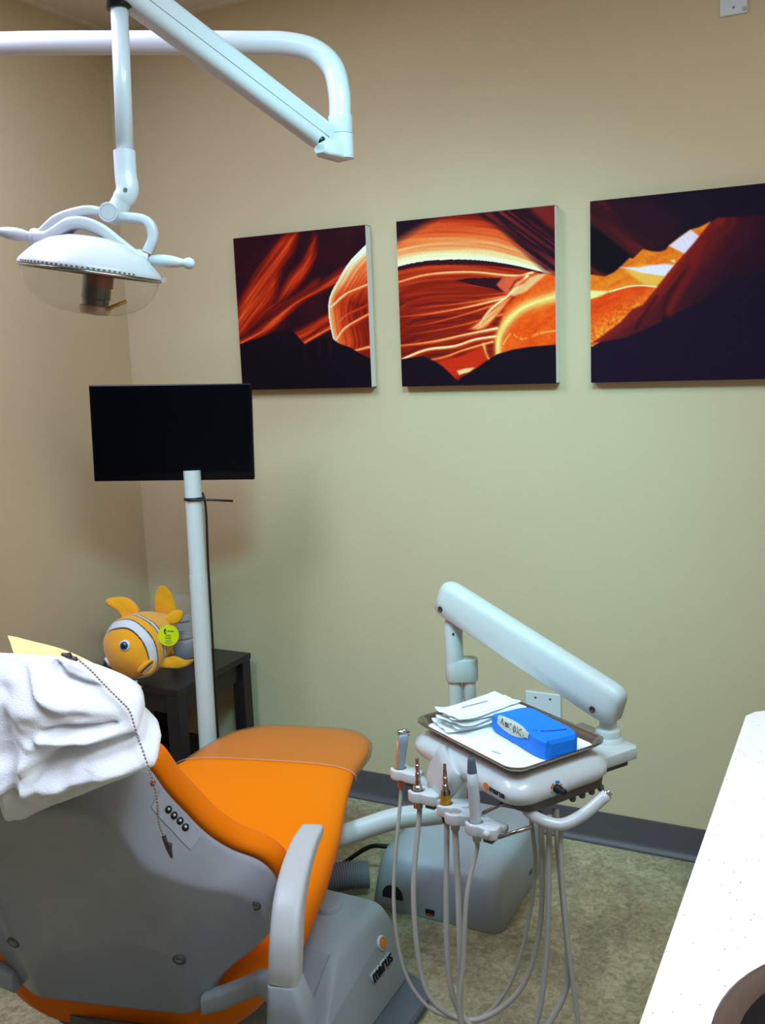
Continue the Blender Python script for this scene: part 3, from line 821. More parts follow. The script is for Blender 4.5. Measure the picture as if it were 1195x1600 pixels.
fin('pectoral_fin', [(-.55, -.72), (-.38, -.78), (-.1, -.98), (.2, -1.12), (.26, -1.2), (.1, -1.28), (-.25, -1.15), (-.5, -.98)], .55, .05, M['finy'])
fin('belly_fin', [(.72, -.12), (.95, -.18), (1.02, -.30), (.85, -.36), (.68, -.34)], -.2, .05, M['fin'])
bm = NB(); Z = TC; O = FP(.05, -1.02, .75, R0); box(bm, O, (.026, .002, .018), 0, Matrix((RT, -TC, UPV)).transposed()); obj('sewn_tag', bm, M['labelw'], t, smooth=False)
# round yellow hang tag with small print
tcn = FP(1.02, .34, .55, R0)
bm = NB(); lathe(bm, [(.0345, 0), (.0345, .0012)], tcn, TC, 48); hang = obj('hang_tag', bm, M['yellow'], t, smooth=False, label='round yellow hang tag')
bm = NB(); rT = Matrix((RT, -TC, UPV)).transposed()
tagc = tcn + TC * .0016
def bar(x, y, w_, h_): box(bm, tagc + RT * x + UPV * y, (w_, .0004, h_), 0, rT)
for y, w_ in ((.001, .017), (-.0045, .018), (-.010, .020)): bar(-.001, y, w_, .0016)
for y, w_ in ((-.016, .022), (-.020, .018), (-.0245, .030), (-.029, .018)): bar(0, y, w_, .0008)
for x, y, w_, h_ in ((-.011, .019, .006, .004), (-.013, .013, .004, .009), (-.010, .007, .005, .005), (-.008, .014, .003, .004)): bar(x, y, w_, h_)
for k in range(6): bar(-.001 + .0036 * k, .0135, .0026, .0045 if k in (0, 3) else .003)
obj('printed_text', bm, M['ink'], hang, smooth=False)
# ------------------------------------------------------------------ dental chair
BB = V((-1.285, -1.62, .48)); ROT = math.radians(14); TL = math.radians(18)
CR = V((math.cos(ROT), math.sin(ROT), 0)); CF = V((-math.sin(ROT), math.cos(ROT), 0)); ZZ = V((0, 0, 1))
CU = -math.sin(TL) * CF + math.cos(TL) * ZZ
CN_ = math.cos(TL) * CF + math.sin(TL) * ZZ
def CP(a, l, z): return V((BB.x, BB.y, 0)) + CR * a + CF * l + ZZ * z
def BP(u, s, w): return BB + CR * u + CU * s + CN_ * w

chair = thing('dental_chair', 'orange vinyl dental chair with grey plastic shell back, facing the back wall', 'chair', (-1.33, -1.35, 0))

SL = [.072, .085, .12, .25, .42, .58, .74, .90, 1.04, 1.14, 1.21, 1.252, 1.266]
SCN = [0, 0, 0, 0, .0, .01, .025, .04, .05, .052, .055, .055, .055]
SHW = [.22, .27, .315, .345, .345, .325, .285, .25, .243, .225, .185, .115, .03]
SZT = [.40, .425, .435, .445, .452, .462, .468, .464, .455, .444, .430, .412, .392]
SZB = [.245, .222, .212, .220, .255, .315, .362, .366, .360, .350, .348, .356, .378]
def seat_ring(l, grow=0.0, n=40):
    a0 = spl1(SL, SCN, l); hw = spl1(SL, SHW, l) + grow; zt = spl1(SL, SZT, l) + grow; zb = spl1(SL, SZB, l) - grow
    zm = zt - (zt - zb) * .42
    r = []
    for k in range(n):
        t = 2 * PI * k / n
        c, s = math.cos(t), math.sin(t)
        x = math.copysign(abs(c) ** .55, c); y = math.copysign(abs(s) ** .62, s)
        z = zm + (zt - zm) * y if y > 0 else zm + (zm - zb) * y
        w_ = hw * (1 - (.22 * max(0, -y)))
        r.append(CP(a0 + w_ * x, l, z))
    return r
def ls(a, b, n): return [a + (b - a) * i / n for i in range(n + 1)]
bm = NB(); loft(bm, [seat_ring(l) for l in ls(.072, 1.2, 52) + ls(1.205, 1.266, 12)]); fix(bm)
for _ in range(2): bmesh.ops.smooth_vert(bm, verts=bm.verts, factor=.5, use_axis_x=True, use_axis_y=True, use_axis_z=True)
seat = obj('seat_cushion', bm, M['orange'], chair)
bm = NB(); loft(bm, [seat_ring(l, .004) for l in ls(.872, 1.2, 16) + ls(1.205, 1.270, 12)], False, True); fix(bm)
obj('toe_cover', bm, M['toe'], chair, label='clear plastic cover over the foot end')
bm = NB(); R_ = seat_ring(.872, .0052); tube(bm, R_[0:21], .0016, 6); obj('cover_edge', bm, M['clear'], chair)

# back shell
OUT = [(0, .405), (.06, .403), (.10, .390), (.131, .372), (.160, .350), (.180, .300), (.204, .252), (.238, .203), (.277, .158), (.323, .118), (.345, .078), (.350, .037), (.342, .0), (.325, -.031), (.294, -.058), (.265, -.076), (.239, -.098), (.220, -.128), (.208, -.155), (.190, -.176), (.165, -.185), (.08, -.187), (0, -.188)]
def outline(n=110):
    half = [(p.x, p.y) for p in spl([(x, y, 0) for x, y in OUT], 10)]
    L = [0]
    for a, b in zip(half[:-1], half[1:]): L.append(L[-1] + math.hypot(b[0] - a[0], b[1] - a[1]))
    pts = []
    for k in range(n // 2 + 1):
        d = L[-1] * k / (n // 2)
        pts.append((float(np.interp(d, L, [p[0] for p in half])), float(np.interp(d, L, [p[1] for p in half]))))
    pts[0] = (0, pts[0][1]); pts[-1] = (0, pts[-1][1])
    return pts + [(-x, y) for x, y in reversed(pts[1:-1])]
OL = outline(140)
CS = (0, .06)
def wing(u, s):
    a = max(0, abs(u) - .15) / .20
    top = max(0, s - .20) / .2
    return .085 * a ** 1.35 + .02 * top * min(1, abs(u) / .15)
def edge_w(p): return wing(*p)
def shell_pt(k, p):
    x = CS[0] + (p[0] - CS[0]) * k; y = CS[1] + (p[1] - CS[1]) * k
    top = max(0, min(1, (p[1] - .0) / .25))
    bevw = (.012 + .062 * top)
    k0 = .965 - .17 * top
    bv = 0 if k < k0 else bevw * ((k - k0) / (1 - k0)) ** 1.3
    return x, y, wing(x, y) + bv
bm = NB(); rings = []
KS = [.02, .2, .4, .55, .68, .76, .79, .81, .83, .85, .87, .89, .91, .93, .95, .965, .98, .99, 1.0]
for k in KS: rings.append([BP(*shell_pt(k, p)) for p in OL])
def sp(p, dk, dw):
    x, y, w_ = shell_pt(1.0, p); f = 1 + dk
    return BP(CS[0] + (x - CS[0]) * f, CS[1] + (y - CS[1]) * f, w_ + dw)
rings.append([sp(p, 0, .008) for p in OL]); rings.append([sp(p, -.02, .014) for p in OL])
rings.append([sp(p, -.5, .016) for p in OL])
loft(bm, rings, True, True); fix(bm)
shell = obj('back_shell', bm, M['shell'], chair)
# orange back cushion in front of the shell
bm = NB(); rings = []
for dk, dw in ((-.45, .0215), (-.05, .0205), (-.005, .018), (.020, .022), (.034, .034), (.034, .050), (.018, .066), (-.04, .078), (-.2, .086), (-.5, .084), (-.96, .08)):
    rings.append([sp(p, dk if dk < 0 else dk * max(0, min(1, (p[1] + .14) / .10)) - .05 * max(0, min(1, (-.08 - p[1]) / .06)), dw * (1 if p[1] > -.10 else .6)) for p in OL])
loft(bm, rings); fix(bm)
obj('back_cushion', bm, M['orange'], chair)
# screws and dimple in the shell
def shell_screw(u, s, r=.009):
    w_ = wing(u, s)
    c = BP(u, s, w_ - .0005)
    bm = NB(); lathe(bm, [(r, 0), (r * .98, .0012), (r * .7, .0014), (r * .6, .0006), (0, .0006)], c, -CN_ + CR * (u * .5), 20)
    obj('screw', bm, M['screw'], shell)
    bm = NB(); lathe(bm, [(r * 1.45, -.001), (r * 1.45, .0006), (r, .0007)], c, -CN_ + CR * (u * .5), 20, cap=False); obj('screw_recess', bm, M['dgrey'], shell)
shell_screw(.174, -.026); shell_screw(-.170, -.026); shell_screw(.318, .062, .008); shell_screw(-.318, .062, .008)
# control keypad on the right bevel
KPTS = [(.211, .288), (.218, .273), (.225, .26), (.233, .248)]
def bev_at(u, s, lift=0.0):
    """point on the bevel near the outline, given approx (u,s)"""
    best = min(OL, key=lambda p: (p[0] - u) ** 2 + (p[1] - s) ** 2)
    return best
HALF = OL[:len(OL) // 2 + 1]
def near_out(u, s, k, lift):
    ang = math.atan2(s - CS[1], u - CS[0])
    angs = [math.atan2(q[1] - CS[1], q[0] - CS[0]) for q in HALF]
    for i in range(len(HALF) - 1):
        if (angs[i] - ang) * (angs[i + 1] - ang) <= 0:
            f_ = (ang - angs[i]) / (angs[i + 1] - angs[i] + 1e-9)
            p = (HALF[i][0] + (HALF[i + 1][0] - HALF[i][0]) * f_, HALF[i][1] + (HALF[i + 1][1] - HALF[i][1]) * f_); break
    x, y, w_ = shell_pt(k, p)
    e_ = .004
    P0 = BP(x, y, w_)
    xa, ya, wa = shell_pt(k - e_, p)
    rad = (P0 - BP(xa, ya, wa)).normalized()
    j = min(i + 1, len(HALF) - 2)
    tg = (BP(*shell_pt(k, HALF[j])) - BP(*shell_pt(k, HALF[j - 1]))).normalized()
    nrm = rad.cross(tg)
    if nrm.dot(CN_) > 0: nrm = -nrm
    return P0 + nrm * lift, nrm
bm = NB(); strip = []
kp = []
for i in range(15):
    u = .182 + (.246 - .182) * i / 14; s = .319 - (.319 - .216) * i / 14
    kp.append((u, s))
loft(bm, [[near_out(u, s, kk, .0015)[0] for u, s in kp] for kk in (.945, .965, .985, .999)], False, False, closed=False); fix(bm)
pad = obj('keypad_panel', bm, mat('keypad_grey', rgb(166, 170, 182), .35), chair)
for i in (4.3, 5.7, 7.1, 8.5):
    u = .172 + .09 * i / 14; s = .335 - .145 * i / 14
    c, nn = near_out(u, s, .980, .002)
    bm = NB(); lathe(bm, [(.0068, -.001), (.0068, .001), (.0055, .0018), (0, .002)], c, nn, 18); b_ = obj('keypad_button', bm, M['black'], pad)
    bm = NB(); lathe(bm, [(.0025, .0015), (.0025, .0024), (0, .0025)], c + CU * .001, nn, 10); obj('button_mark', bm, M['plateW'], b_)
c, nn = near_out(.176, .345, .992, .001)
bm = NB(); lathe(bm, [(.005, -.001), (.005, .001), (0, .002)], c, nn, 16); obj('indicator_light', bm, M['red'], pad)

# arm rests: post and padded arm on either side
def arm_side(sg):
    pts = [(.378, .225, .622), (.384, .15, .628), (.394, .06, .622), (.402, -.005, .600), (.407, -.042, .560), (.407, -.055, .520), (.405, -.056, .492)]
    wd = [.0225, .025, .0265, .027, .027, .0265, .026]; th = [.011, .014, .017, .020, .023, .024, .024]
    P = spl([CP(sg * a, l, z) for a, l, z in pts], 6)
    n = len(P); bm = NB(); rings = []
    for i, p in enumerate(P):
        T = (P[min(n - 1, i + 1)] - P[max(0, i - 1)]).normalized()
        X = CR - T * CR.dot(T); X.normalize(); Y = T.cross(X)
        w_ = float(np.interp(i / (n - 1), [k / 6 for k in range(7)], wd)); h_ = float(np.interp(i / (n - 1), [k / 6 for k in range(7)], th))
        if i == 0: rings.append([p - T * .006 + X * (x * w_ * .8) + Y * (y * h_ * .6) for x, y in rrect(1, 1, .45, 4)])
        rings.append([p + X * (x * w_) + Y * (y * h_) for x, y in rrect(1, 1, .45, 4)])
    loft(bm, rings); fix(bm)
    obj('armrest', bm, M['arm'], chair, autos=50)
    # flared post below the seam
    bm = NB(); rings = []
    for z, a0, wx, wy in ((.4905, .405, .024, .024), (.488, .405, .027, .027), (.44, .412, .036, .032), (.38, .412, .042, .036), (.30, .400, .050, .04), (.24, .36, .06, .045)):
        rings.append([CP(sg * a0 + x * wx, -.056 + y * wy, z) for x, y in rrect(1, 1, .4, 4)])
    loft(bm, rings); fix(bm); obj('arm_post', bm, M['basegrey'], chair, autos=50)
    bm = NB(); rings = []
    for a0, l0, hz, z0 in ((.20, .052, .020, .345), (.24, .048, .020, .362), (.29, .035, .019, .395), (.335, .005, .020, .435), (.384, -.04, .032, .452)):
        rings.append([CP(sg * a0, l0 + x * .018, z0 + y * hz) for x, y in rrect(1, 1, .5, 4)])
    loft(bm, rings); fix(bm); obj('arm_bracket', bm, M['basegrey'], chair, autos=50)
arm_side(1); arm_side(-1)

# lift column and cast base with the cover
bm = NB(); rings = []
def rr(x0, x1, y0, y1, r, z, n=6):
    return [V(((x0 + x1) / 2 + a, (y0 + y1) / 2 + b, z)) for a, b in rrect((x1 - x0) / 2, (y1 - y0) / 2, r, n)]
for z, g in ((.0, -.006), (.003, 0), (.018, 0), (.024, -.006)): rings.append(rr(-1.66 - g, -.905 + g, -1.82 - g, -.865 + g, .09, z))
loft(bm, rings); fix(bm); obj('base_plate', bm, M['plate'], chair, autos=40)
# cover: section in y-z swept across x with rounded shoulders
sec = [(-.874, .026), (-.874, .05), (-.884, .17), (-.892, .206), (-.910, .222), (-1.00, .224), (-1.09, .222), (-1.125, .210), (-1.16, .185), (-1.24, .115), (-1.30, .095), (-1.42, .088), (-1.45, .07), (-1.45, .026)]
secs = [(p.x, p.y) for p in spl([(y, z, 0) for y, z in sec], 5)]
def cover_ring(x, sh):
    out = []
    for y, z in secs:
        zc = .026 + (z - .026) * (1 - sh * .5 * (z - .026) / .2)
        yc = -1.15 + (y + 1.15) * (1 - sh * .05)
        out.append(V((x, yc, max(.026, zc))))
    return out
bm = NB(); rings = []
def xedge(z): return .055 * (z - .026) / .2
prof = [(0.0, .22), (.008, .10), (.02, .03), (.036, 0)]
XLc, XRc = -1.57, -.985
for dx, sh in prof: rings.append([V((XLc + dx + xedge(p.z), p.y, p.z)) for p in cover_ring(0, sh)])
for dx, sh in reversed(prof): rings.append([V((XRc - dx - xedge(p.z), p.y, p.z)) for p in cover_ring(0, sh)])
loft(bm, rings, True, True); fix(bm)
cover = obj('base_cover', bm, M['basegrey'], chair, autos=60)
bm = NB(); lathe(bm, [(.036, .22), (.036, .232), (.032, .237), (0, .238)], (-1.15, -.975, 0), seg=28); obj('cover_cap', bm, M['basegrey'], chair, autos=40)
bm = NB(); rings = []
for z, hx, hy, y in ((.06, .11, .13, -1.36), (.12, .10, .12, -1.34), (.20, .12, .17, -1.33), (.235, .15, .25, -1.32), (.262, .15, .25, -1.32)):
    rings.append([V((-1.32 + a, y + b, z)) for a, b in rrect(hx, hy, .04, 5)])
loft(bm, rings); fix(bm); obj('lift_column', bm, M['dgrey'], chair, autos=40)
bm = NB(); rings = [[V((x, y, z)) for (y, z) in ((-1.30, .06), (-1.30, .105), (-1.13, .215), (-1.10, .2))] for x in (-1.12, -1.06)]
loft(bm, rings); fix(bm); obj('lift_link', bm, M['basegrey'], chair, smooth=False)
bm = NB(); rings = []
for a, z0, z1 in ((-.015, .12, .235), (.03, .11, .24), (.075, .12, .235)):
    rings.append([CP(a, l, z) for l, z in ((.03, z0), (.10, z0), (.10, z1), (.03, z1))])
loft(bm, rings); fix(bm); obj('back_hinge', bm, M['basegrey'], chair, smooth=False)
# maker's badge on the cover's side
NX = V((.965, 0, .26)); YA = V((0, 1, 0)); UA = YA.cross(NX) * -1
UA = NX.cross(YA)
lc = V((-1.0035, -.985, .150))
def cov_x(z): return XRc - xedge(z) + .0005
def on_cov(y, z, lift=0): return V((cov_x(z) + lift, y, z))
bm = NB(); lathe(bm, [(.017, -.004), (.017, .0045), (.0155, .0055)], on_cov(-.955, .150), NX, 32); bd = obj('badge', bm, M['plateW'], chair, autos=40)
bm = NB(); lathe(bm, [(.0142, .004), (.0142, .0062)], on_cov(-.955, .150), NX, 32); obj('badge_face', bm, M['logo_orange'], bd, smooth=False)
bm = NB()
for k in range(5):
    a = 2 * PI * k / 5 + .3
    lathe(bm, [(.0022, .006), (.0022, .0066)], on_cov(-.955, .150) + YA * .006 * math.cos(a) + UA * .006 * math.sin(a), NX, 8)
obj('badge_dots', bm, mat('badge_pale', rgb(250, 190, 130), .5), bd, smooth=False)
UA = UA if UA.z > 0 else -UA
bm = text_mesh('marus', .040, on_cov(-1.033, .098, .004), YA, UA, NX, .0035, .0004); obj('badge_lettering', bm, M['ink'], chair, smooth=False)
bm = text_mesh('marus', .040, on_cov(-1.033, .098, .0005), YA, UA, NX, .0035, .0014); obj('lettering_rim', bm, M['plateW'], chair, smooth=False)

# white disposable headrest cover with folds (a loose sleeve)
CO = [(.0, .672), (.07, .671), (.132, .668), (.181, .648), (.215, .612), (.240, .580), (.250, .552), (.246, .525), (.232, .508), (.240, .485), (.246, .466), (.240, .452), (.215, .444), (.160, .420), (.09, .387), (.02, .352), (-.030, .324), (-.052, .318), (-.064, .330), (-.072, .372), (-.10, .400), (-.16, .395), (-.215, .42), (-.245, .47), (-.252, .54), (-.235, .60), (-.19, .648), (-.13, .668), (-.06, .671)]
co = [(p.x, p.y) for p in spl([(x, y, 0) for x, y in CO + [CO[0]]], 7)][:-1]
CREASE = [  # (points, amplitude(+ towards viewer), width)
    ([(.157, .665), (.161, .631), (.196, .610), (.250, .600)], -.016, .011),
    ([(.130, .66), (.135, .625), (.165, .590), (.235, .570)], .012, .012),
    ([(.112, .546), (.157, .544), (.218, .543)], -.013, .007),
    ([(.100, .532), (.160, .527), (.235, .530)], .010, .010),
    ([(.045, .455), (.10, .487), (.160, .498), (.229, .503)], -.020, .013),
    ([(.06, .425), (.12, .447), (.235, .470)], .012, .014),
    ([(-.009, .433), (.030, .53), (.060, .608)], -.013, .018),
    ([(.181, .66), (.204, .640), (.220, .620), (.250, .585)], .009, .008),
    ([(.012, .40), (.046, .478), (.075, .52)], .012, .012),
    ([(-.045, .345), (-.03, .40), (-.015, .46)], .010, .014),
    ([(-.12, .43), (-.06, .52), (-.03, .62)], .010, .02),
    ([(.04, .60), (.09, .59), (.14, .60)], .008, .022),
    ([(.225, .51), (.19, .515), (.15, .513)], -.007, .006),
    ([(.03, .37), (.08, .41), (.14, .435)], -.006, .010)]
def pl_d(x, y, pts):
    best = 9; tt = 0; n = len(pts) - 1
    for i in range(n):
        (x0, y0), (x1, y1) = pts[i], pts[i + 1]
        dx, dy = x1 - x0, y1 - y0
        t = max(0, min(1, ((x - x0) * dx + (y - y0) * dy) / (dx * dx + dy * dy)))
        d = math.hypot(x - x0 - t * dx, y - y0 - t * dy)
        if d < best: best = d; tt = (i + t) / n
    return best, tt
def fold(x, y):
    h = 0
    for pts, a, w_ in CREASE:
        d, t = pl_d(x, y, pts)
        h += a * math.exp(-(d / w_) ** 2) * (.55 + .45 * math.sin(PI * min(1, .15 + t)))
    h += .006 * mnoise.noise(V((x * 14, y * 14, 1.7))) + .003 * mnoise.noise(V((x * 34, y * 34, 4.1)))
    return h
ctr = (.02, .51)
def BC(u, s, w):
    wp = .45 * max(0, s - .43)
    return BP(u - 1.2 * wp, s - .8 * wp, w + wp)
# headrest under its white cover
hr = []
HO = [(0, .585), (.09, .585), (.15, .565), (.17, .51), (.15, .46), (.08, .445), (0, .44)]
hp = [(p.x, p.y) for p in spl([(x, y, 0) for x, y in HO], 6)]; hp = hp + [(-x, y) for x, y in reversed(hp[1:-1])]
bm = NB(); rings = []
for k, w_ in ((.05, .01), (.8, .01), (.95, .018), (1, .035), (.95, .055), (.8, .066), (.05, .07)):
    rings.append([BC(x * k + .055, .52 + (y - .505) * k, w_) for x, y in hp])
loft(bm, rings); fix(bm); obj('headrest', bm, M['orange'], chair)


bm = NB(); rings = []
K1 = [.015] + [i / 44 for i in range(1, 45)]
for k in K1:
    r = []
    for x, y in co:
        X = ctr[0] + (x - ctr[0]) * k; Y = ctr[1] + (y - ctr[1]) * k
        bulge = .052 * (1 - k ** 3.2)
        r.append(BC(X, Y, (-.010 if Y < .40 else -.010 + .012 * min(1, (Y - .40) / .1)) - bulge * (1 if Y > .42 else .7) - 1.75 * fold(X, Y) * min(1, (1 - k) * 9 + .35)))
    rings.append(r)
for k, w_ in ((.995, .012), (.975, .03), (.94, .06), (.88, .085), (.7, .100), (.4, .104), (.02, .104)):
    r = []
    for x, y in co:
        # the front panel is shorter: it stops above the hanging corner
        X = ctr[0] + (x - ctr[0]) * k; Y = ctr[1] + (y - ctr[1]) * k
        Y2 = max(Y, .428 if w_ > .02 else Y)
        Y2 = .54 + (Y2 - .54) * (1 - 5.2 * w_) if Y2 > .54 else Y2
        r.append(BC(X, Y2, (-.008 if (w_ < .02 and Y < .43) else w_) + .004 * mnoise.noise(V((X * 12, Y * 12, 9)))))
    rings.append(r)
loft(bm, rings); fix(bm)
tag(obj('headrest_cover', bm, M['cloth']), 'white crumpled disposable cover pulled over the chair headrest', 'headrest cover')

# pale yellow bib behind the cover
BIB = [(-0.085, 0.56), (-0.055, 0.556), (0.001, 0.536), (0.045, 0.507), (0.087, 0.473), (0.113, 0.437), (0.111, 0.4), (0.058, 0.405), (-0.023, 0.446), (-0.103, 0.472)]
a = [(p.x, p.y) for p in spl([(x, y, 0) for x, y in BIB + [BIB[0]]], 5)][:-1]
def bw(x, y): return .205 + .003 * math.sin(x * 40)
def BB_(x, y, t_):
    dw = .75 * max(0, y - .435)
    return BP(x - 1.2 * dw, y - .8 * dw, bw(x, y) + dw + t_)
bm = NB(); loft(bm, [[BB_(x, y, 0) for x, y in a], [BB_(x, y, .0015) for x, y in a]]); fix(bm)
bib = tag(obj('patient_bib', bm, M['bib'], smooth=False), 'pale yellow paper bib lying behind the white headrest cover', 'bib')

# bead chain with alligator clips
CH = [(.205, .664, -.0), (.222, .643, -.004), (.236, .623, -.010), (.252, .590, -.012), (.262, .571, -.016), (.257, .531, -.022), (.252, .492, -.024), (.243, .424, -.03), (.236, .362, -.034), (.238, .331, -.034)]
t = thing('bib_chain', 'metal bead bib chain with clips hanging from the headrest cover', 'bib chain', BP(.235, .33, -.03))
path = spl([BC(*c) for c in CH], 12)
# resample to bead spacing
L = [0]
for a_, b_ in zip(path[:-1], path[1:]): L.append(L[-1] + (b_ - a_).length)
bm = NB(); d = 0
while d < L[-1]:
    i = max(0, min(len(L) - 2, int(np.searchsorted(L, d)) - 1)); f_ = (d - L[i]) / max(1e-9, L[i + 1] - L[i])
    p = path[i].lerp(path[i + 1], f_)
    bmesh.ops.create_icosphere(bm, subdivisions=1, radius=.0022, matrix=Matrix.Translation(p)); d += .0062
tube(bm, path, .0006, 5)
obj('bead_chain', bm, M['steel'], t)
def clip(p, ax, side, ln):
    bm = NB(); Y = ax.cross(side).normalized()
    prism(bm, [(0, -.003), (ln * .55, -.004), (ln, -.0015), (ln, .0005), (ln * .5, .001), (0, .003)], p, ax, side, Y, -.003, .003, .0005)
    prism(bm, [(ln * .3, .003), (ln * .38, .009), (ln * .62, .0045), (ln * .98, .001), (ln * .98, -.001), (ln * .5, .001)], p, ax, side, Y, -.0025, .0025, .0004)
    obj('clip', bm, mat('dark_clip_metal', rgb(96, 84, 80), .3, metal=.8), t, smooth=False)
clip(BP(.238, .331, -.034), (-CU + CR * .10).normalized(), CR, .048)
clip(BC(.205, .666, -.002), (-CR * .9 + CU * .35).normalized(), CU, .028)
# ------------------------------------------------------------------ operatory light on its ceiling-height arm
light = thing('operatory_light', 'white dental operatory light hanging from a jointed arm at the upper left', 'dental light', (-2.16, -1.44, 0))
DT = V((.8947, .4449, .010)).normalized()
e0 = V((-1.165, -.953, 2.215))
post_top = V((-2.16, -1.447, 2.20))
ptsT = [V((-2.16, -1.447, .02)), V((-2.16, -1.447, 2.06)), V((-2.14, -1.437, 2.16)), V((-2.07, -1.402, 2.215)), V((-1.95, -1.343, 2.232)), V((-1.704, -1.221, 2.236)), V((-1.459, -1.099, 2.228)), V((-1.22, -.980, 2.217)), V((-1.155, -.949, 2.212)), V((-1.103, -.925, 2.196)), V((-1.066, -.914, 2.160)), V((-1.050, -.918, 2.105)), V((-1.048, -.922, 2.045))]
P = [ptsT[0], ptsT[0].lerp(ptsT[1], .5)] + spl(ptsT[1:], 6)
bm = NB(); tube(bm, P, .0238, 24); obj('support_tube', bm, M['white'], light)
bm = NB(); lathe(bm, [(.16, .0), (.16, .012), (.15, .02), (.05, .024), (.04, .06), (.026, .065)], (-2.16, -1.447, 0), seg=32); obj('floor_flange', bm, M['white'], light, autos=40)
jc = V((-1.048, -.922, 0))
bm = NB(); lathe(bm, [(.0262, 2.055), (.0262, 2.02), (.0257, 2.019)], jc, seg=28); lathe(bm, [(.0262, 2.018), (.0266, 1.975), (.0255, 1.968), (0, 1.967)], jc, seg=28)
obj('pivot_collar', bm, M['white'], light, autos=40)
# sloping spring arm
b1 = V((-1.07, -.935, 2.005)); b0 = V((-1.255, -1.50, 2.262))
ax = (b0 - b1).normalized()
sx = ax.cross(ZZ).normalized(); sz = sx.cross(ax).normalized()
bm = NB(); rings = []
for k, (hx, hz) in ((0.0, (.016, .022)), (.012, (.021, .029)), (.06, (.023, .031)), (.5, (.0245, .0315)), (.97, (.026, .032)), (1.0, (.022, .028))):
    p = b1.lerp(b0, k)
    rings.append([p + sx * a + sz * b for a, b in rrect(hx, hz, .017, 5)])
loft(bm, rings); fix(bm); barm = obj('spring_arm', bm, M['white'], light, autos=50)
bm = NB()
for sg in (-1, 1):
    tube(bm, [b1.lerp(b0, .03) + sx * sg * .0226 - sz * .006, b1.lerp(b0, .5) + sx * sg * .0246 - sz * .006, b1.lerp(b0, .97) + sx * sg * .0261 - sz * .006], .0007, 6)
obj('cover_seam', bm, M['dgrey'], barm)
# knuckle below the arm at the pivot
bm = NB(); k0 = jc + V((0, 0, 1.988)); dv = V((ax.x, ax.y, 0)).normalized()
rings = []
for d, hz, hy in ((-.004, .021, .022), (.03, .018, .022), (.055, .016, .021), (.064, .010, .016)):
    side = V((-dv.y, dv.x, 0))
    rings.append([k0 + dv * d + side * a + ZZ * (b - .004) for a, b in rrect(hy, hz, .008, 4)])
loft(bm, rings); fix(bm); obj('knuckle', bm, M['white'], light, autos=50)
bm = NB(); bmesh.ops.create_uvsphere(bm, u_segments=14, v_segments=10, radius=.009, matrix=Matrix.Translation(k0 + dv * .058 + ZZ * .012)); obj('dark_gap', bm, M['black'], light)
# hanging pole
pt = V((-1.229, -1.393, 2.205)); pbm = V((-1.2145, -1.428, 1.90))
bm = NB(); tube(bm, [pt, pbm], .0155, 22); obj('drop_pole', bm, M['white'], light)
bm = NB(); lathe(bm, [(.024, -.02), (.024, .006), (.02, .012)], V((-1.229, -1.393, 2.195)), seg=22); obj('dark_socket', bm, M['black'], light)
# neck: sleeve bending to the pivot disc
LX = V((.884, .440, -.165)).normalized()          # handle axis
LN = V((.172, .060, .982)); LN = (LN - LX * LN.dot(LX)).normalized()   # lamp axis
LY = LN.cross(LX).normalized()
bm = NB(); tube(bm, spl([V((-1.2142, -1.429, 1.926)), V((-1.2125, -1.432, 1.885)), V((-1.2085, -1.436, 1.856)), V((-1.218, -1.444, 1.835)), V((-1.228, -1.452, 1.815))], 6), [.0195] * 8 + [.020] * 9 + [.0185] * 8, 22)
obj('neck', bm, M['white'], light, autos=60)
bm = NB(); lathe(bm, [(.004, 0), (.004, .001)], V((-1.207, -1.436, 1.852)) + TC * .0192, TC, 12); obj('neck_screw', bm, M['screw'], light, smooth=False)
lc = V((-1.268, -1.480, 1.722))                   # rim centre
pv = V((-1.232, -1.456, 1.818))
bm = NB(); lathe(bm, [(.0175, -.03), (.0175, .020), (.0165, .022), (.0135, .022), (.013, .021), (.0125, .022), (0, .022)], pv, LY * -1, 28); obj('pivot_disc', bm, M['white'], light, autos=40)
# arched yoke
jl, jr = lc + LX * -.096 + LN * .043, lc + LX * .088 + LN * .030
ym = (jl + jr) / 2
yk = [jl, jl + LN * .016 + LX * .012 - LY * .0, lc - LX * .060 + LN * .082, lc - LX * .015 + LN * .100, pv - LX * .012 + LN * -.002, pv + LX * .018 + LN * -.004, jr + LN * .066 + LX * .004, jr + LN * .040 + LX * .018, jr + LN * .012 + LX * .010]
bm = NB(); tube(bm, spl(yk, 6), 1.0, shape=[(x, y) for x, y in rrect(.0085, .013, .006, 4)], up=LN); obj('yoke', bm, M['white'], light, autos=60)
# inner bracket over the dome
bk = [jl, jl + LX * .022 + LN * .003, lc - LX * .058 + LN * .056, lc - LX * .036 + LN * .072, lc - LX * .010 + LN * .076, lc + LX * .020 + LN * .068, lc + LX * .050 + LN * .050, jr - LX * .012 + LN * .004, jr]
bk = [p - LY * .012 * math.sin(PI * i / 8) for i, p in enumerate(bk)]
bm = NB(); tube(bm, spl(bk, 6), 1.0, shape=[(x, y) for x, y in rrect(.0105, .020, .007, 4)], up=LN); obj('dome_bracket', bm, M['white'], light, autos=60)
for c, s in ((jl, -1), (jr, 1)):
    bm = NB(); lathe(bm, [(.0145, -.014), (.016, -.010), (.016, .010), (.0145, .014)], c, LX, 22); obj('hinge_barrel', bm, M['white'], light, autos=50)
    bm = NB(); lathe(bm, [(.006, .012), (.008, .018), (.0105, .030), (.0115, .042), (.0105, .056), (.008, .068), (.0068, .074), (.0072, .077), (.0095, .080), (.0105, .086), (.0085, .092), (.004, .0955), (0, .096)], c, LX * s + LN * .03, 22); obj('handle', bm, M['white'], light)
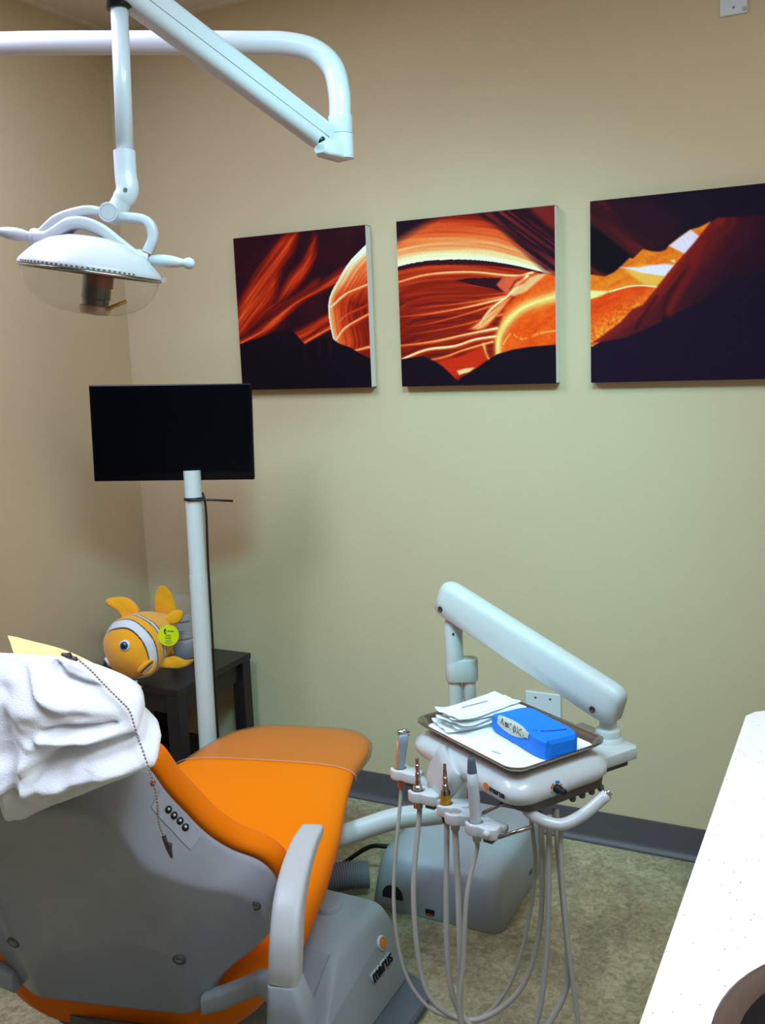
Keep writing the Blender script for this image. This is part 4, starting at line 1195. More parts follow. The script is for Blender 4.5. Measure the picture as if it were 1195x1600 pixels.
# dome reflector
RR = .1255
bm = NB(); lathe(bm, [(.012, .058), (.045, .0555), (.075, .046), (.098, .032), (.114, .016), (.1235, .005), (RR, .001), (RR, -.003), (.122, -.004), (.115, .003), (.09, .026), (.05, .045), (.0, .051)], lc, LN, 56); obj('dome', bm, M['white'], light, autos=50)
bm = NB()
for k in range(26):
    a = -PI * .78 + PI * .56 * k / 25
    d = LX * math.cos(a) + LY * math.sin(a)
    d2 = (LN.cross(d)).normalized()
    box(bm, lc + d * (RR + .0002) - LN * .0006, (.0008, .0042, .0026), 0, Matrix((d, d2, LN)).transposed())
obj('vent_slots', bm, M['dgrey'], light, smooth=False)
bm = NB(); lathe(bm, [(.1225, -.004), (.1245, -.0045), (.1245, -.008), (.121, -.0085)], lc, LN, 56, cap=False); obj('rim_ring', bm, M['steel'], light)
bm = NB(); lathe(bm, [(.121, -.006), (.1195, -.018), (.1135, -.035), (.101, -.053), (.081, -.067), (.054, -.076), (.022, -.0795), (0.0, -.080)], lc, LN, 56, cap=False); obj('clear_bowl', bm, M['glass'], light)
bm = NB(); lathe(bm, [(.026, .05), (.026, -.05), (.024, -.052), (.024, -.062)], lc + LX * .012, LN, 28); obj('bulb_shield', bm, mat('smoky_shield', rgb(70, 64, 58), .15, coat=.6), light, autos=40)
bm = NB(); lathe(bm, [(.0245, -.062), (.028, -.064), (.028, -.071), (.024, -.078), (.0, -.080)], lc + LX * .012, LN, 28); obj('bulb_cap', bm, mat('bronze_cap', rgb(176, 140, 110), .3, metal=.4), light, autos=40)
bm = NB(); lathe(bm, [(.0268, .0), (.0268, -.03)], lc + LX * .014, LN, 20, cap=False); obj('copper_band', bm, mat('copper_liner', rgb(128, 62, 36), .3, metal=.5), light)  # copper-coloured band around the bulb shield
bm = NB(); tube(bm, [lc + LX * .036 - LN * .066 - LY * .012, lc + LX * .070 - LN * .048 - LY * .012], .0035, 8); obj('bowl_reflection', bm, M['gold'], light)  # modelled yellow strip stands in for a reflection in the clear bowl
bm = NB(); box(bm, lc + LX * (RR + .004) - LN * .002, (.012, .018, .009), .001, Matrix((LX, LY, LN)).transposed()); obj('latch', bm, M['clear'], light, smooth=False)

# ------------------------------------------------------------------ floor utility box and corrugated hose
t = thing('utility_box', 'grey plastic floor utility box under the instrument tray', 'utility box', (-1.04, -.37, 0))
bm = NB(); rings = []
for z, g, r in ((.0, 0, .035), (.004, .002, .036), (.10, -.010, .042), (.135, -.016, .048), (.150, -.026, .05), (.158, -.042, .05), (.161, -.06, .05)):
    rings.append(rr(-1.235 - g, -.845 + g, -.600 - g, -.150 + g, r, z))
loft(bm, rings); fix(bm); ub = obj('housing', bm, M['boxgrey'], t, autos=60)
bm = NB(); arch = [(-.032, 0), (.032, 0), (.032, .04)] + [(.032 * math.cos(a), .04 + .030 * math.sin(a)) for a in [PI * k / 10 for k in range(1, 10)]] + [(-.032, .04)]
prism(bm, arch, (-1.165, -.599, .003), (1, 0, 0), (0, .05, 1), (0, -1, 0), -.01, .0008); obj('cable_opening', bm, M['dark'], ub, smooth=False)
bm = NB(); box(bm, (-1.05, -.598, .018), (.028, .006, .022), .001); so = obj('socket', bm, M['black'], ub, smooth=False)
bm = NB(); box(bm, (-1.05, -.6015, .013), (.020, .002, .006)); obj('red_plug', bm, M['red'], so, smooth=False)
bm = NB(); box(bm, (-.850, -.33, .04), (.006, .03, .02), .001); obj('side_vent', bm, M['dgrey'], ub, smooth=False)
hp_ = spl([(-1.47, -.72, .05), (-1.40, -.65, .058), (-1.33, -.585, .060), (-1.266, -.545, .058)], 44)
bm = NB(); tube(bm, hp_, [.039 + .0034 * math.sin(i * 1.57) for i in range(len(hp_))], 28)
tag(obj('corrugated_hose', bm, M['hose_dark']), 'grey corrugated hose running from the utility box to the chair base', 'hose')
bm = NB(); tube(bm, spl([(-1.42, -.52, .012), (-1.37, -.49, .05), (-1.30, -.47, .10), (-1.242, -.455, .105)], 8), .007, 8)
tag(obj('black_cable', bm, M['black']), 'thin black cable beside the corrugated hose', 'cable')

# ------------------------------------------------------------------ delivery unit
T0 = V((-.672, -.996, .745)); an = math.radians(-31)
EX = V((math.cos(an), math.sin(an), 0)); EY = V((-math.sin(an), math.cos(an), 0))
ROTU = Matrix((EX, EY, ZZ)).transposed()
def W(x, y, z): return T0 + EX * x + EY * y + ZZ * z
unit = thing('delivery_unit', 'white dental delivery unit with swing arm, instrument holders and tray table', 'delivery unit', (-.93, -.73, 0))
ps = V((-.905, -.72, 0))
tb = spl([(-1.235, -.876, .322), (-1.150, -.8345, .352), (-1.05, -.785, .385), (-.97, -.745, .392), (-.925, -.728, .405), (-.907, -.721, .45), (-.905, -.72, .52)], 8)
bm = NB(); tube(bm, tb, [.027] * (len(tb) - 12) + [.027 - .009 * i / 11 for i in range(12)], 22); obj('support_tube', bm, M['arm'], unit)
bm = NB(); lathe(bm, [(.0172, .50), (.0172, .79)], ps, seg=22); lathe(bm, [(.0172, .78), (.0185, .79), (.0185, .80)], ps, seg=22); obj('post', bm, M['arm'], unit, autos=40)
bm = NB(); lathe(bm, [(.0225, .795), (.0225, .893), (.0205, .899), (.012, .90)], ps, seg=26); obj('post_sleeve', bm, M['arm'], unit, autos=40)
bm = NB(); lathe(bm, [(.003, 0), (.003, .001)], ps + V((.008, -.0212, .872)), V((.35, -.93, 0)), 12); obj('set_screw', bm, M['black'], unit, smooth=False)
# offset lug with white bushing
lg = RM
bm = NB(); prism(bm, [(p[0] + .018, p[1]) for p in rrect(.040, .0225, .022, 8)], ps + V((0, 0, .775)) - RM * .0, RM, NM * -1, ZZ, -.028, .028, .003); obj('offset_lug', bm, M['arm'], unit, autos=40)
bm = NB(); lathe(bm, [(.0165, .748), (.0165, .70), (.0135, .695), (.0135, .665)], ps + RM * .035, seg=22); obj('white_bushing', bm, M['plateW'], unit, autos=40)
# sloping balance arm
A1 = V((-.905, -.72, .955)); A2 = V((-.492, -.857, .800))
ax = (A2 - A1).normalized(); sx = ax.cross(ZZ).normalized(); sz = sx.cross(ax).normalized()
S_ = A1 - ax * .035; E_ = A2 + ax * .035
LEN = (E_ - S_).length
bm = NB(); rings = []
def arm_ring(d, g, shear=0.0, top=0.0):
    p = S_ + ax * d
    out = []
    for a, b in [(-.031, -.040), (-.029, -.012), (-.026, .020), (-.020, .034), (-.010, .040), (.010, .040), (.020, .034), (.026, .020), (.029, -.012), (.031, -.040), (.026, -.044), (-.026, -.044)]:
        out.append(p + sx * a * g + sz * (b * (g if b > 0 else (.55 + .45 * g))) - ax * shear * b)
    return out
for d, g in ((0, .5), (.006, .78), (.018, .93), (.035, 1), (LEN / 2, 1), (LEN - .034, 1), (LEN - .018, .95), (LEN - .006, .82), (LEN, .6)): rings.append(arm_ring(d, g))
loft(bm, rings); fix(bm); ba = obj('balance_arm', bm, M['arm'], unit, autos=55)
for p_, s in ((A1 - ax * .006, 1), (A2 - ax * .012, 1)):
    c = p_ + sx * .0300 * (1 if sx.dot(TC) > 0 else -1) - sz * .026
    n_ = sx * (1 if sx.dot(TC) > 0 else -1)
    bm = NB(); lathe(bm, [(.0075, -.004), (.0075, .0012), (.005, .0014), (.004, .0002), (0, .0002)], c, n_, 20); obj('arm_bolt', bm, mat('bolt_brown', rgb(96, 70, 66), .4, metal=.5), ba)
bm = NB(); lathe(bm, [(.011, .895), (.011, .93)], ps, seg=18); obj('pivot_pin', bm, M['arm'], unit)
bm = NB(); lathe(bm, [(.009, .893), (.010, .899), (.010, .915), (.006, .922)], ps + RM * .016 + NM * .006, seg=16); obj('rubber_stop', bm, M['dark'], unit)
# pivot at the low end and shelf bracket
PV = W(.08, .215, 0); PV.z = 0
bm = NB(); lathe(bm, [(.0185, .765), (.0185, .735), (.026, .730), (.028, .722), (.028, .716), (.034, .708), (.036, .700), (.036, .690)], PV, seg=30); obj('pivot_stack', bm, M['arm'], unit, autos=35)
bm = NB(); prism(bm, [(-.03, .245), (-.04, .10), (.145, .10), (.147, .232), (.136, .243)], W(0, 0, 0), EX, EY, ZZ, -.066, -.040, .004); obj('shelf_bracket', bm, M['arm'], unit, autos=30)
bm = NB(); prism(bm, [(-.02, .23), (-.03, .10), (.13, .10), (.134, .218), (.124, .230)], W(0, 0, 0), EX, EY, ZZ, -.082, -.066, .003); obj('bracket_underside', bm, M['dgrey'], unit, autos=30)
# head body (rounded white console) + grey under-plate
bm = NB(); rings = []
for z, g, r in ((-.066, -.012, .04), (-.062, -.003, .045), (-.050, .006, .05), (-.035, .006, .05), (-.020, -.006, .05), (-.012, -.022, .045), (-.009, -.04, .04)):
    rings.append([W(.002 + a, -.002 + b, z) for a, b in rrect(.180 + g, .128 + g, r, 7)])
loft(bm, rings); fix(bm); body = obj('console', bm, M['unitwhite'], unit, autos=60)
bm = NB(); rings = []
for z, g in ((-.088, -.02), (-.082, -.010), (-.062, -.008)):
    rings.append([W(.012 + a, .010 + b, z) for a, b in rrect(.172 + g, .122 + g, .035, 6)])
loft(bm, rings); fix(bm); obj('under_plate', bm, M['dgrey'], unit, autos=50)
for k in range(4):
    bm = NB(); lathe(bm, [(.006, 0), (.007, -.006), (.006, -.010), (.003, -.012)], W(.165, .03 + .026 * k, -.084), seg=14); obj('coupling_nub', bm, M['dgrey'], unit)
# maker's mark on the console's long side
fn = -EY; ftop = ZZ
bm = NB(); lathe(bm, [(.0080, 0), (.0080, .0008)], W(.098, -.1365, -.041), fn, 28); lo = obj('logo_disc', bm, M['logo_orange'], body, smooth=False)
bm = NB()
for k in range(5):
    a = 2 * PI * k / 5
    lathe(bm, [(.0014, .0008), (.0014, .0012)], W(.098, -.1365, -.041) + EX * .0045 * math.cos(a) + ZZ * .0045 * math.sin(a), fn, 8)
obj('logo_dots', bm, M['badge'] if 'badge' in M else mat('logo_pale', rgb(250, 196, 140), .5), body, smooth=False)
bm = text_mesh('marus', .0190, W(.108, -.1367, -.0465), EX, ZZ, fn, .0004, .0004); obj('logo_lettering', bm, M['ink'], body, smooth=False)
# dial on the short side
dc = W(.188, -.035, -.040)
bm = NB()
lathe(bm, [(.0095, 0), (.0095, .0006)], dc, EX, 20); dr = obj('dial_plate', bm, M['plateW'], body, smooth=False)
for k, m_ in ((0, 'knob_blue'), (1, 'logo_orange'), (2, 'knob_green'), (3, 'knob_blue'), (4, 'logo_orange')):
    bm = NB()
    for j in range(2):
        a = math.radians(60 + 72 * k + j * 26)
        lathe(bm, [(.0030, .0005), (.0030, .0012)], dc + EY * .0125 * math.cos(a) + ZZ * .0125 * math.sin(a), EX, 8)
    obj('dial_colour_mark', bm, M[m_], body, smooth=False)
bm = NB(); lathe(bm, [(.0085, .0), (.008, .012), (.0062, .014), (.0060, .024), (.005, .026), (0, .026)], dc, EX, 20); obj('control_knob', bm, M['ink'], body, autos=40)
# grab handle
bm = NB(); hpth = spl([W(.10, -.05, -.085), W(.15, -.075, -.090), W(.185, -.072, -.096), W(.214, -.045, -.102), W(.232, -.005, -.086), W(.250, .040, -.052)], 8)
tube(bm, hpth, .0115, 18); hd_ = obj('grab_handle', bm, M['unitwhite'], unit)
bm = NB(); lathe(bm, [(.0100, -.002), (.0100, .002), (.006, .004), (.006, .008), (0, .009)], hpth[-1], (hpth[-1] - hpth[-2]), 16); obj('handle_tip', bm, M['chrome'], hd_, autos=40)
# wing that carries the instrument holders
bm = NB(); rings = []
for k in range(9):
    q = k / 8
    p = W(-.022 - .080 * q + .02 * q * q, -.124 - .012 * q, -.032 - .094 * q)
    hw = .048 - .016 * q + .01 * math.sin(PI * q); th = .022 - .006 * q
    if k in (0, 8): hw *= .85; th *= .7
    Xv = (EX * .95 + ZZ * .15).normalized(); D_ = (EX * -.5 - EY * .35 - ZZ * .8).normalized(); Yv = D_.cross(Xv).normalized(); Xv = Yv.cross(D_).normalized()
    rings.append([p + Xv * a + Yv * b for a, b in rrect(hw, th, th * .8, 5)])
loft(bm, rings); fix(bm); obj('holder_wing', bm, M['unitwhite'], unit, autos=60)
HS = [(-.20, -.145), (-.085, -.175), (0.0, -.165), (.04, -.172), (.10, -.165)]
bm = NB(); tube(bm, spl([W(-.165, -.120, -.119), W(-.08, -.135, -.124), W(.03, -.130, -.126), W(.135, -.120, -.121)], 5), .0095, 14); obj('holder_bar', bm, M['arm'], unit)
def holder(h, ang, ln):
    """C-shaped rest with its opening facing -y, stem towards the bar"""
    c = W(h[0], h[1], -.115)
    d = (EX * math.cos(ang) + EY * math.sin(ang)); e_ = ZZ.cross(d)
    ro, ri = .0220, .0138
    out = []
    a0, a1 = math.radians(222), math.radians(-128 + 0)
    o1 = [(ro * math.cos(a), ro * math.sin(a)) for a in [math.radians(-142 + 12 * k) for k in range(0, 9)]]
    poly = []
    for k in range(0, 10): a = math.radians(-150 + 11 * k); poly.append((ro * math.cos(a), ro * math.sin(a)))
    poly += [(.028, -.019), (ln, -.017), (ln + .008, -.010), (ln + .008, .010), (ln, .017), (.028, .019)]
    for k in range(0, 10): a = math.radians(51 + 11 * k); poly.append((ro * math.cos(a), ro * math.sin(a)))
    for k in range(0, 14): a = math.radians(150 - 300 * k / 13); poly.append((ri * math.cos(a), ri * math.sin(a)))
    bm = NB(); prism(bm, poly, c, d, e_, ZZ, -.013, .011, .0035, 3)
    o = obj('instrument_holder', bm, M['unitwhite'], unit, autos=50)
    bm = NB(); prism(bm, [(.024, -.014), (ln, -.014), (ln, .014), (.024, .014)], c, d, e_, ZZ, -.021, -.013, .002); obj('holder_underside', bm, M['dgrey'], o, smooth=False)
    return c
for h, ang, ln in zip(HS, (20, 25, 55, 40, 20), (.050, .046, .050, .046, .044)): holder(h, math.radians(ang), ln)
bm = NB(); bmesh.ops.create_uvsphere(bm, u_segments=14, v_segments=10, radius=.008, matrix=Matrix.Translation(W(.142, -.172, -.112))); obj('holder_button', bm, M['unitwhite'], unit)
bm = NB(); tube(bm, [W(.15, -.150, -.123), W(.19, -.10, -.100)], .004, 8); tube(bm, [W(.06, -.13, -.12), W(.10, -.07, -.085)], .004, 8); obj('support_rod', bm, M['steel'], unit)
bm = NB(); box(bm, W(.0, .03, -.105), (.10, .08, .032), .006, ROTU); obj('hose_manifold', bm, M['dgrey'], unit, smooth=False)

# ------------------------------------------------------------------ instruments, each with its hose
HOSES = {
 'h1': [(-0.931, -1.038, 0.593), (-0.909, -1.092, 0.373), (-0.875, -1.126, 0.233), (-0.819, -1.136, 0.163), (-0.749, -1.129, 0.146), (-0.687, -1.119, 0.168), (-0.634, -1.102, 0.253), (-0.602, -1.087, 0.383), (-0.587, -1.081, 0.511), (-0.593, -1.088, 0.623)],
 'h2': [(-0.843, -1.114, 0.617), (-0.829, -1.157, 0.427), (-0.8, -1.189, 0.263), (-0.75, -1.191, 0.203), (-0.68, -1.173, 0.195), (-0.607, -1.141, 0.257), (-0.574, -1.122, 0.354), (-0.563, -1.113, 0.464), (-0.568, -1.099, 0.638)],
 'h3': [(-0.758, -1.149, 0.595), (-0.745, -1.177, 0.457), (-0.737, -1.2, 0.359), (-0.722, -1.217, 0.274), (-0.694, -1.221, 0.225), (-0.65, -1.215, 0.187), (-0.59, -1.196, 0.171), (-0.556, -1.176, 0.238), (-0.543, -1.157, 0.355), (-0.541, -1.141, 0.484), (-0.544, -1.12, 0.655)],
 'h4': [(-0.722, -1.171, 0.592), (-0.713, -1.19, 0.472), (-0.705, -1.212, 0.346), (-0.697, -1.233, 0.221), (-0.658, -1.235, 0.12), (-0.588, -1.204, 0.106), (-0.546, -1.164, 0.219), (-0.514, -1.137, 0.294), (-0.512, -1.124, 0.371), (-0.529, -1.104, 0.536), (-0.54, -1.091, 0.648)],
 'h5': [(-0.68, -1.205, 0.599), (-0.68, -1.225, 0.499), (-0.681, -1.249, 0.376), (-0.68, -1.273, 0.254), (-0.619, -1.267, 0.129), (-0.528, -1.228, 0.101), (-0.468, -1.19, 0.149), (-0.474, -1.176, 0.248), (-0.496, -1.161, 0.397), (-0.514, -1.142, 0.558), (-0.519, -1.125, 0.672)]}
for i_ in range(2, 9): HOSES['h4'][i_] = tuple(V(HOSES['h4'][i_]) + TC * .022)
for k_ in HOSES:
    q_ = HOSES[k_][-1]; HOSES[k_][-1] = (q_[0], q_[1], min(q_[2], .645))
def hose(key, h, r, parent, m='hose'):
    top = W(h[0], h[1], -.146)
    bm = NB(); tube(bm, spl([top, top - ZZ * .02] + [V(p) for p in HOSES[key][1:]], 8), r, 12); return obj('hose', bm, M[m], parent)
def hcenter(h): return W(h[0], h[1], 0)

h = HS[0]; c = hcenter(h)
t = thing('air_water_syringe', 'grey air water syringe with orange side in the far left holder', 'syringe', c - ZZ * .13)
bm = NB(); rings = []
for z, hx, hy in ((-.135, .007, .007), (-.10, .0085, .0085), (-.07, .010, .010), (-.045, .011, .0115), (-.03, .011, .012), (-.026, .009, .010)):
    rings.append([c + ZZ * z + RM * (a + .12 * (z + .115)) - NM * b for a, b in rrect(hx, hy, .006, 4)])
loft(bm, rings); fix(bm); obj('syringe_body', bm, mat('syringe_grey', rgb(150, 156, 170), .35), t, autos=60)
bm = NB(); rings = []
for z, k in ((-.128, .0072), (-.10, .0088), (-.07, .0103), (-.042, .0112)):
    p = c + ZZ * z + RM * (-k + .12 * (z + .115))
    rings.append([p + RM * a - NM * b for a, b in rrect(.0025, .008, .002, 3)])
loft(bm, rings); fix(bm); obj('orange_grip', bm, M['peach'], t)
bm = NB(); lathe(bm, [(.006, -.016), (.007, -.010), (.007, .006), (.0055, .010), (0, .011)], c + ZZ * -.023 + RM * .008, (RM * -.9 + NM * .2 + ZZ * .2), 16); obj('syringe_head', bm, M['chrome'], t, autos=50)
bm = NB(); lathe(bm, [(.006, -.002), (.006, .004), (0, .005)], c + ZZ * -.020 + RM * .013, ZZ, 12); obj('button', bm, M['chrome'], t)
bm = NB(); lathe(bm, [(.0065, -.128), (.0065, -.15), (.005, -.152)], c, seg=14); obj('hose_collar', bm, M['peach'], t)
hose('h1', h, .0042, t)

h = HS[1]; c = hcenter(h)
t = thing('air_handpiece', 'slim silver handpiece connector in the second holder from the left', 'handpiece', c - ZZ * .13)
bm = NB(); lathe(bm, [(.0085, -.146), (.0100, -.135), (.0100, -.108), (.0085, -.098), (.0055, -.095), (.006, -.086), (.0045, -.083), (.0055, -.078), (.0055, -.068), (.004, -.066), (.004, -.063), (.0048, -.061), (.0048, -.050), (.003, -.048), (.0042, -.047), (.0042, -.036), (0, -.036)], c, seg=20); obj('connector', bm, M['steel'], t, autos=30)
bm = NB(); lathe(bm, [(.0055, -.130), (.0055, -.146)], c - RM * .006, seg=12); obj('orange_band', bm, M['peach'], t)
hose('h2', h, .0056, t)

h = HS[2]; c = hcenter(h)
t = thing('gold_band_handpiece', 'dark handpiece connector with gold band in the middle holder', 'handpiece', c - ZZ * .13)
bm = NB(); lathe(bm, [(.0085, -.146), (.0100, -.135), (.0112, -.118), (.0112, -.110), (.0105, -.0985)], c, seg=22); obj('black_collar', bm, M['black'], t, autos=40)
bm = NB(); lathe(bm, [(.0108, -.112), (.0112, -.110), (.0108, -.088), (.0104, -.087)], c, seg=22); obj('gold_band', bm, M['gold'], t, autos=40)
bm = NB(); lathe(bm, [(.0104, -.088), (.0095, -.080), (.0062, -.075), (.0062, -.066), (.0045, -.064), (.0052, -.060), (.0052, -.050), (.0035, -.048), (.0045, -.046), (.0040, -.034), (.003, -.032), (.0035, -.030), (.0035, -.022), (0, -.022)], c - RM * .0, seg=20); obj('connector', bm, M['steel'], t, autos=30)
hose('h3', h, .0059, t)

h = HS[3]; c = hcenter(h)
t = thing('empty_holder_hose', 'thick grey hose hanging from the empty holder between two instruments', 'hose', c - ZZ * .13)
bm = NB(); lathe(bm, [(.0085, -.146), (.0100, -.134), (.0100, -.116), (.0075, -.112), (0, -.112)], c, seg=18); obj('hose_end', bm, M['hose'], t, autos=40)
hose('h4', h, .0064, t)

h = HS[4]; c = hcenter(h)
t = thing('scaler_handpiece', 'pale grey scaler handpiece with dark tip in the right holder', 'handpiece', c - ZZ * .13)
ax_ = (ZZ + RM * -.045).normalized(); c2 = W(h[0], h[1], -.115)
bm = NB(); lathe(bm, [(.0085, -.031), (.0100, -.012), (.0108, .0), (.0112, .012), (.0110, .04), (.0118, .06), (.0110, .085), (.0098, .1115)], c2 + ZZ * .0, ax_, 24); obj('handpiece_body', bm, M['scaler'], t)
bm = NB(); lathe(bm, [(.0098, .111), (.0078, .135), (.0055, .144), (.0045, .1445), (.004, .141), (0, .141)], c2, ax_, 24); obj('tip_cone', bm, M['slate'], t, autos=50)
bm = NB(); lathe(bm, [(.0105, -.004), (.0115, .0), (.0115, .010), (.0105, .014)], c2 + ax_ * .004, ax_, 24); obj('clear_sleeve', bm, M['clear'], t)
hose('h5', h, .0046, t)

# ------------------------------------------------------------------ steel tray, liner, pack and pouches
t = thing('instrument_tray', 'stainless steel instrument tray on the delivery unit', 'tray', W(0, 0, -.005))
bm = NB(); rings = []
for z, g, r in ((-.004, -.022, .018), (-.0035, -.012, .024), (.008, -.004, .03), (.011, .001, .034), (.0135, .0045, .036), (.0125, .007, .037), (.0095, .0065, .036), (.0105, .003, .034), (.006, -.001, .031), (-.005, -.011, .024)):
    rings.append([W(-.002 + a, .002 + b, z) for a, b in rrect(.168 + g, .121 + g, r, 7)])
rings = rings[:7] + [[p for p in rings[9]]]
loft(bm, rings, True, False); fix(bm); obj('tray_pan', bm, M['steel'], t, autos=60)
bm = NB(); prism(bm, rrect(.154, .107, .022, 6), W(-.002, .002, -.0032), EX, EY, ZZ, 0, .0010)
ln = tag(obj('tray_liner', bm, M['paper'], smooth=False), 'white paper liner covering the steel tray', 'tray liner')
# blue wrapped pack
bmk = NB()
pk = thing('wrapped_instrument_pack', 'bright blue wrapped instrument pack with taped label on the tray', 'pack', W(.055, .025, -.002))
a2 = math.radians(-6)
QX = (EX * math.cos(a2) + EY * math.sin(a2)); QY = ZZ.cross(QX)
pc = W(.052, .026, -.0018)
def PK(x, y, z): return pc + QX * x + QY * y + ZZ * z
bm = NB(); rings = []
NX_ = 14
for i in range(NX_ + 1):
    q = i / NX_; x = -.098 + .196 * q
    end = min(q, 1 - q)
    s = .82 + .18 * min(1, end / .10)
    hz = .042 * (.84 + .16 * min(1, q / .25)) * (.9 + .1 * min(1, end / .05))
    r = []
    for a, b in rrect(.046 * s, hz / 2, .006, 4):
        n_ = .0018 * mnoise.noise(V((x * 60, a * 80, b * 80)))
        r.append(PK(x, a + n_ - .004 * (b > 0) * 0, hz / 2 + b + abs(n_) * .5))
    rings.append(r)
loft(bm, rings); fix(bm); obj('wrap', bm, M['blue'], pk, autos=45)
# folded flap lines and end flaps
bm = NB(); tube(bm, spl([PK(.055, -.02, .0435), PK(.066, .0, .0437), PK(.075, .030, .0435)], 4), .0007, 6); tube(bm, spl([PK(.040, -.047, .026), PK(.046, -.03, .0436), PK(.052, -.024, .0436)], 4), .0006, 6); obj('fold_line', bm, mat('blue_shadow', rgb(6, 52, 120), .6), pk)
bm = NB()
loft(bm, [[PK(.0975, y, z) for y, z in ((-.040, .006), (.038, .004), (.040, .038), (-.036, .040))], [PK(.1012, y * .72, .006 + (z - .004) * .72) for y, z in ((-.040, .006), (.038, .004), (.040, .038), (-.036, .040))]]); fix(bm)
obj('end_flap', bm, M['blue'], pk, smooth=False)
# taped label: strip bent over the long front top edge
LBL = [(-.072, .030, .012), (-.058, .040, .012)]
bm = NB()
def lab_pt(x, f):
    """f 0..1 runs from the side face up over the edge onto the top"""
    if f < .62: return PK(x, -.0472, .018 + .022 * (f / .62))
    g = (f - .62) / .38
    return PK(x, -.0465 + .012 * g, .0432 + .0004)
xs = [-.060 + .112 * k / 12 for k in range(13)]
rows = []
for f in (0, .3, .58, .66, .8, 1):
    rows.append([lab_pt(x + .004 * (f - .5), .5 + (f - .5) * (.30 + .70 * math.sin(PI * min(1, max(0, (k + .8) / 11.5))) ** .6)) for k, x in enumerate(xs)])
loft(bm, rows, False, False, closed=False); fix(bm)
for v in bm.verts: v.co += -QY * .0008 + ZZ * .0008
lbo = obj('tape_label', bm, mat('tape_beige', rgb(206, 208, 200), .6), pk, label='pale tape label with black handwriting')
bm = NB()
def stroke(pp): tube(bm, [lab_pt(x, f) - QY * .0016 + ZZ * .0014 for x, f in pp], .0007, 5)
X0 = -.050
for pp in ([(0, .75), (.004, .35), (.009, .62), (.012, .3), (.017, .72)],
           [(.021, .6), (.020, .35), (.024, .3), (.026, .55), (.022, .6)], [(.027, .85), (.026, .32)],
           [(.034, .85), (.033, .35), (.030, .35), (.029, .55), (.033, .6)],
           [(.041, .9), (.039, .3)], [(.037, .6), (.043, .62)],
           [(.052, .6), (.049, .45), (.052, .28), (.057, .35), (.057, .6), (.052, .65)], [(.057, .85), (.049, .2)],
           [(.062, .65), (.070, .3)], [(.070, .7), (.061, .25)], [(.075, .85), (.073, .3), (.077, .25)], [(.071, .6), (.080, .62)],
           [(.085, .75), (.084, .3)]):
    stroke([(X0 + a, b) for a, b in pp])
obj('handwriting', bm, M['ink'], lbo)
# sterilisation pouches
random.seed(11)
def pouch(cx, cy, z, ang, hx, hy, lab, curl):
    a = math.radians(ang)
    X = EX * math.cos(a) + EY * math.sin(a); Y = ZZ.cross(X)
    o0 = W(cx, cy, z)
    t = thing('sterilisation_pouch', lab, 'pouch', o0, 'white sterilisation pouches stacked on the tray')
    bm = NB(); n, m_ = 16, 10
    grid = []
    for j in range(m_ + 1):
        row = []
        for i in range(n + 1):
            u, v_ = -1 + 2 * i / n, -1 + 2 * j / m_
            p = .0046 * (1 - abs(u) ** 4) * (1 - abs(v_) ** 4)
            nz = .0020 * mnoise.noise(V((u * 2.5 + z * 90, v_ * 2.5, ang)))
            cu = curl * max(0, -u - .3) ** 2 + curl * .5 * max(0, v_ - .4) ** 2
            row.append(o0 + X * hx * u * (1 + .02 * math.sin(j * 1.7)) + Y * hy * v_ + ZZ * (.0012 + p * .8 + nz * .6 + cu))
        grid.append(row)
    loft(bm, grid, False, False, closed=False)
    fix(bm); obj('pouch_sheet', bm, M['pouch'], t)
    bm = NB()
    for v_ in (-.86, .86): tube(bm, [o0 + X * hx * u + Y * hy * v_ + ZZ * (.0034 + .0046 * .8 * (1 - abs(u) ** 4) * (1 - .86 ** 4) + curl * max(0, -u - .3) ** 2 + curl * .5 * max(0, v_ - .4) ** 2) for u in [-.9 + .15 * k for k in range(13)]], .0005, 5)
    obj('seal_line', bm, mat('pouch_seal', rgb(206, 212, 220), .5), t)
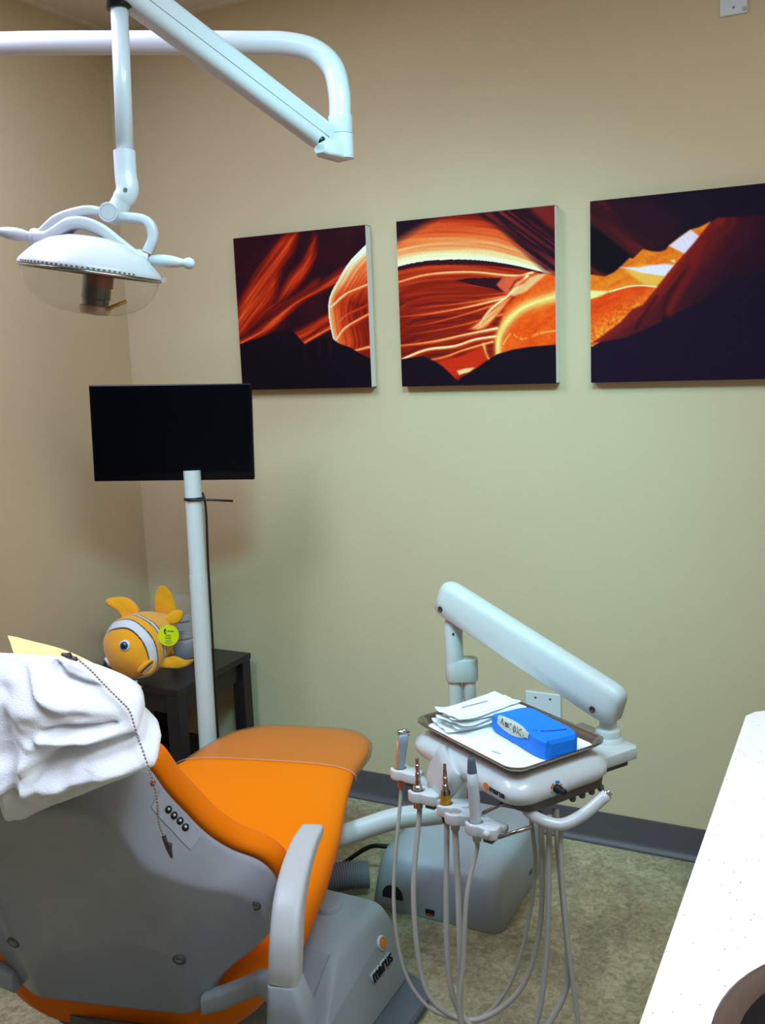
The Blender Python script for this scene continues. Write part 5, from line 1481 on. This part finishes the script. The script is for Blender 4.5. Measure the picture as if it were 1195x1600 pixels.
PL = [('lowest white pouch on the tray, sticking out toward the near left edge', -.102, -.002, -.0008, 80, .092, .042, .012),
      ('white pouch second from the bottom of the tray stack, edge turned up', -.100, .008, .0064, 91, .094, .042, .016),
      ('white pouch in the middle of the tray stack, slightly twisted', -.106, .004, .0136, 102, .094, .042, .020),
      ('white pouch second from the top of the tray stack, near end raised', -.103, .010, .0208, 84, .094, .042, .020),
      ('topmost white pouch of the tray stack, with a faint slim tool outline', -.105, .006, .0280, 96, .092, .041, .014)]
for lab, cx, cy, z, ang, hx, hy, cu in PL: pouch(cx, cy, z, ang, hx, hy, lab, cu)
bm = NB(); tube(bm, [W(-.112, -.035, .0355), W(-.109, .035, .0355)], .0009, 6); tt_ = [o for o in bpy.data.objects if o.name.startswith('sterilisation_pouch')][-1]
obj('tool_outline', bm, M['inkgrey'], tt_)
t = thing('printed_pouch', 'crumpled white pouch with grey print behind the blue pack', 'pouch', W(-.03, .092, -.002))
bm = NB(); grid = []
for j in range(9):
    row = []
    for i in range(15):
        u, v_ = -1 + i / 7, -1 + j / 4
        nz = .004 * mnoise.noise(V((u * 2.2, v_ * 2.2, 5.5))) + .003 * (1 - abs(u) ** 4) * (1 - abs(v_) ** 4)
        row.append(W(-.002 + .045 * u, .0955 + .012 * v_, .0060 + nz + .008 * max(0, v_) ** 2))
    grid.append(row)
loft(bm, grid, False, False, closed=False); fix(bm); obj('pouch_sheet', bm, M['pouch'], t)
bm = NB()
for x, y, sx_, sy_ in ((-.028, .098, .010, .004), (-.010, .099, .005, .003), (.02, .1, .005, .0025)): box(bm, W(x, y, .0135), (sx_ * 2, sy_ * 1.6, .0006), 0, ROTU)
obj('print_mark', bm, mat('mauve_print', rgb(150, 134, 146), .7), t, smooth=False)
# loose scrap on the liner
bm = NB(); box(bm, W(.055, -.075, -.0006), (.022, .004, .0012), .0003, Matrix.Rotation(math.radians(-20), 3, 'Z'))
tag(obj('paper_scrap', bm, mat('scrap_grey', rgb(196, 204, 206), .6), smooth=False), 'tiny pale scrap lying on the tray liner', 'scrap')
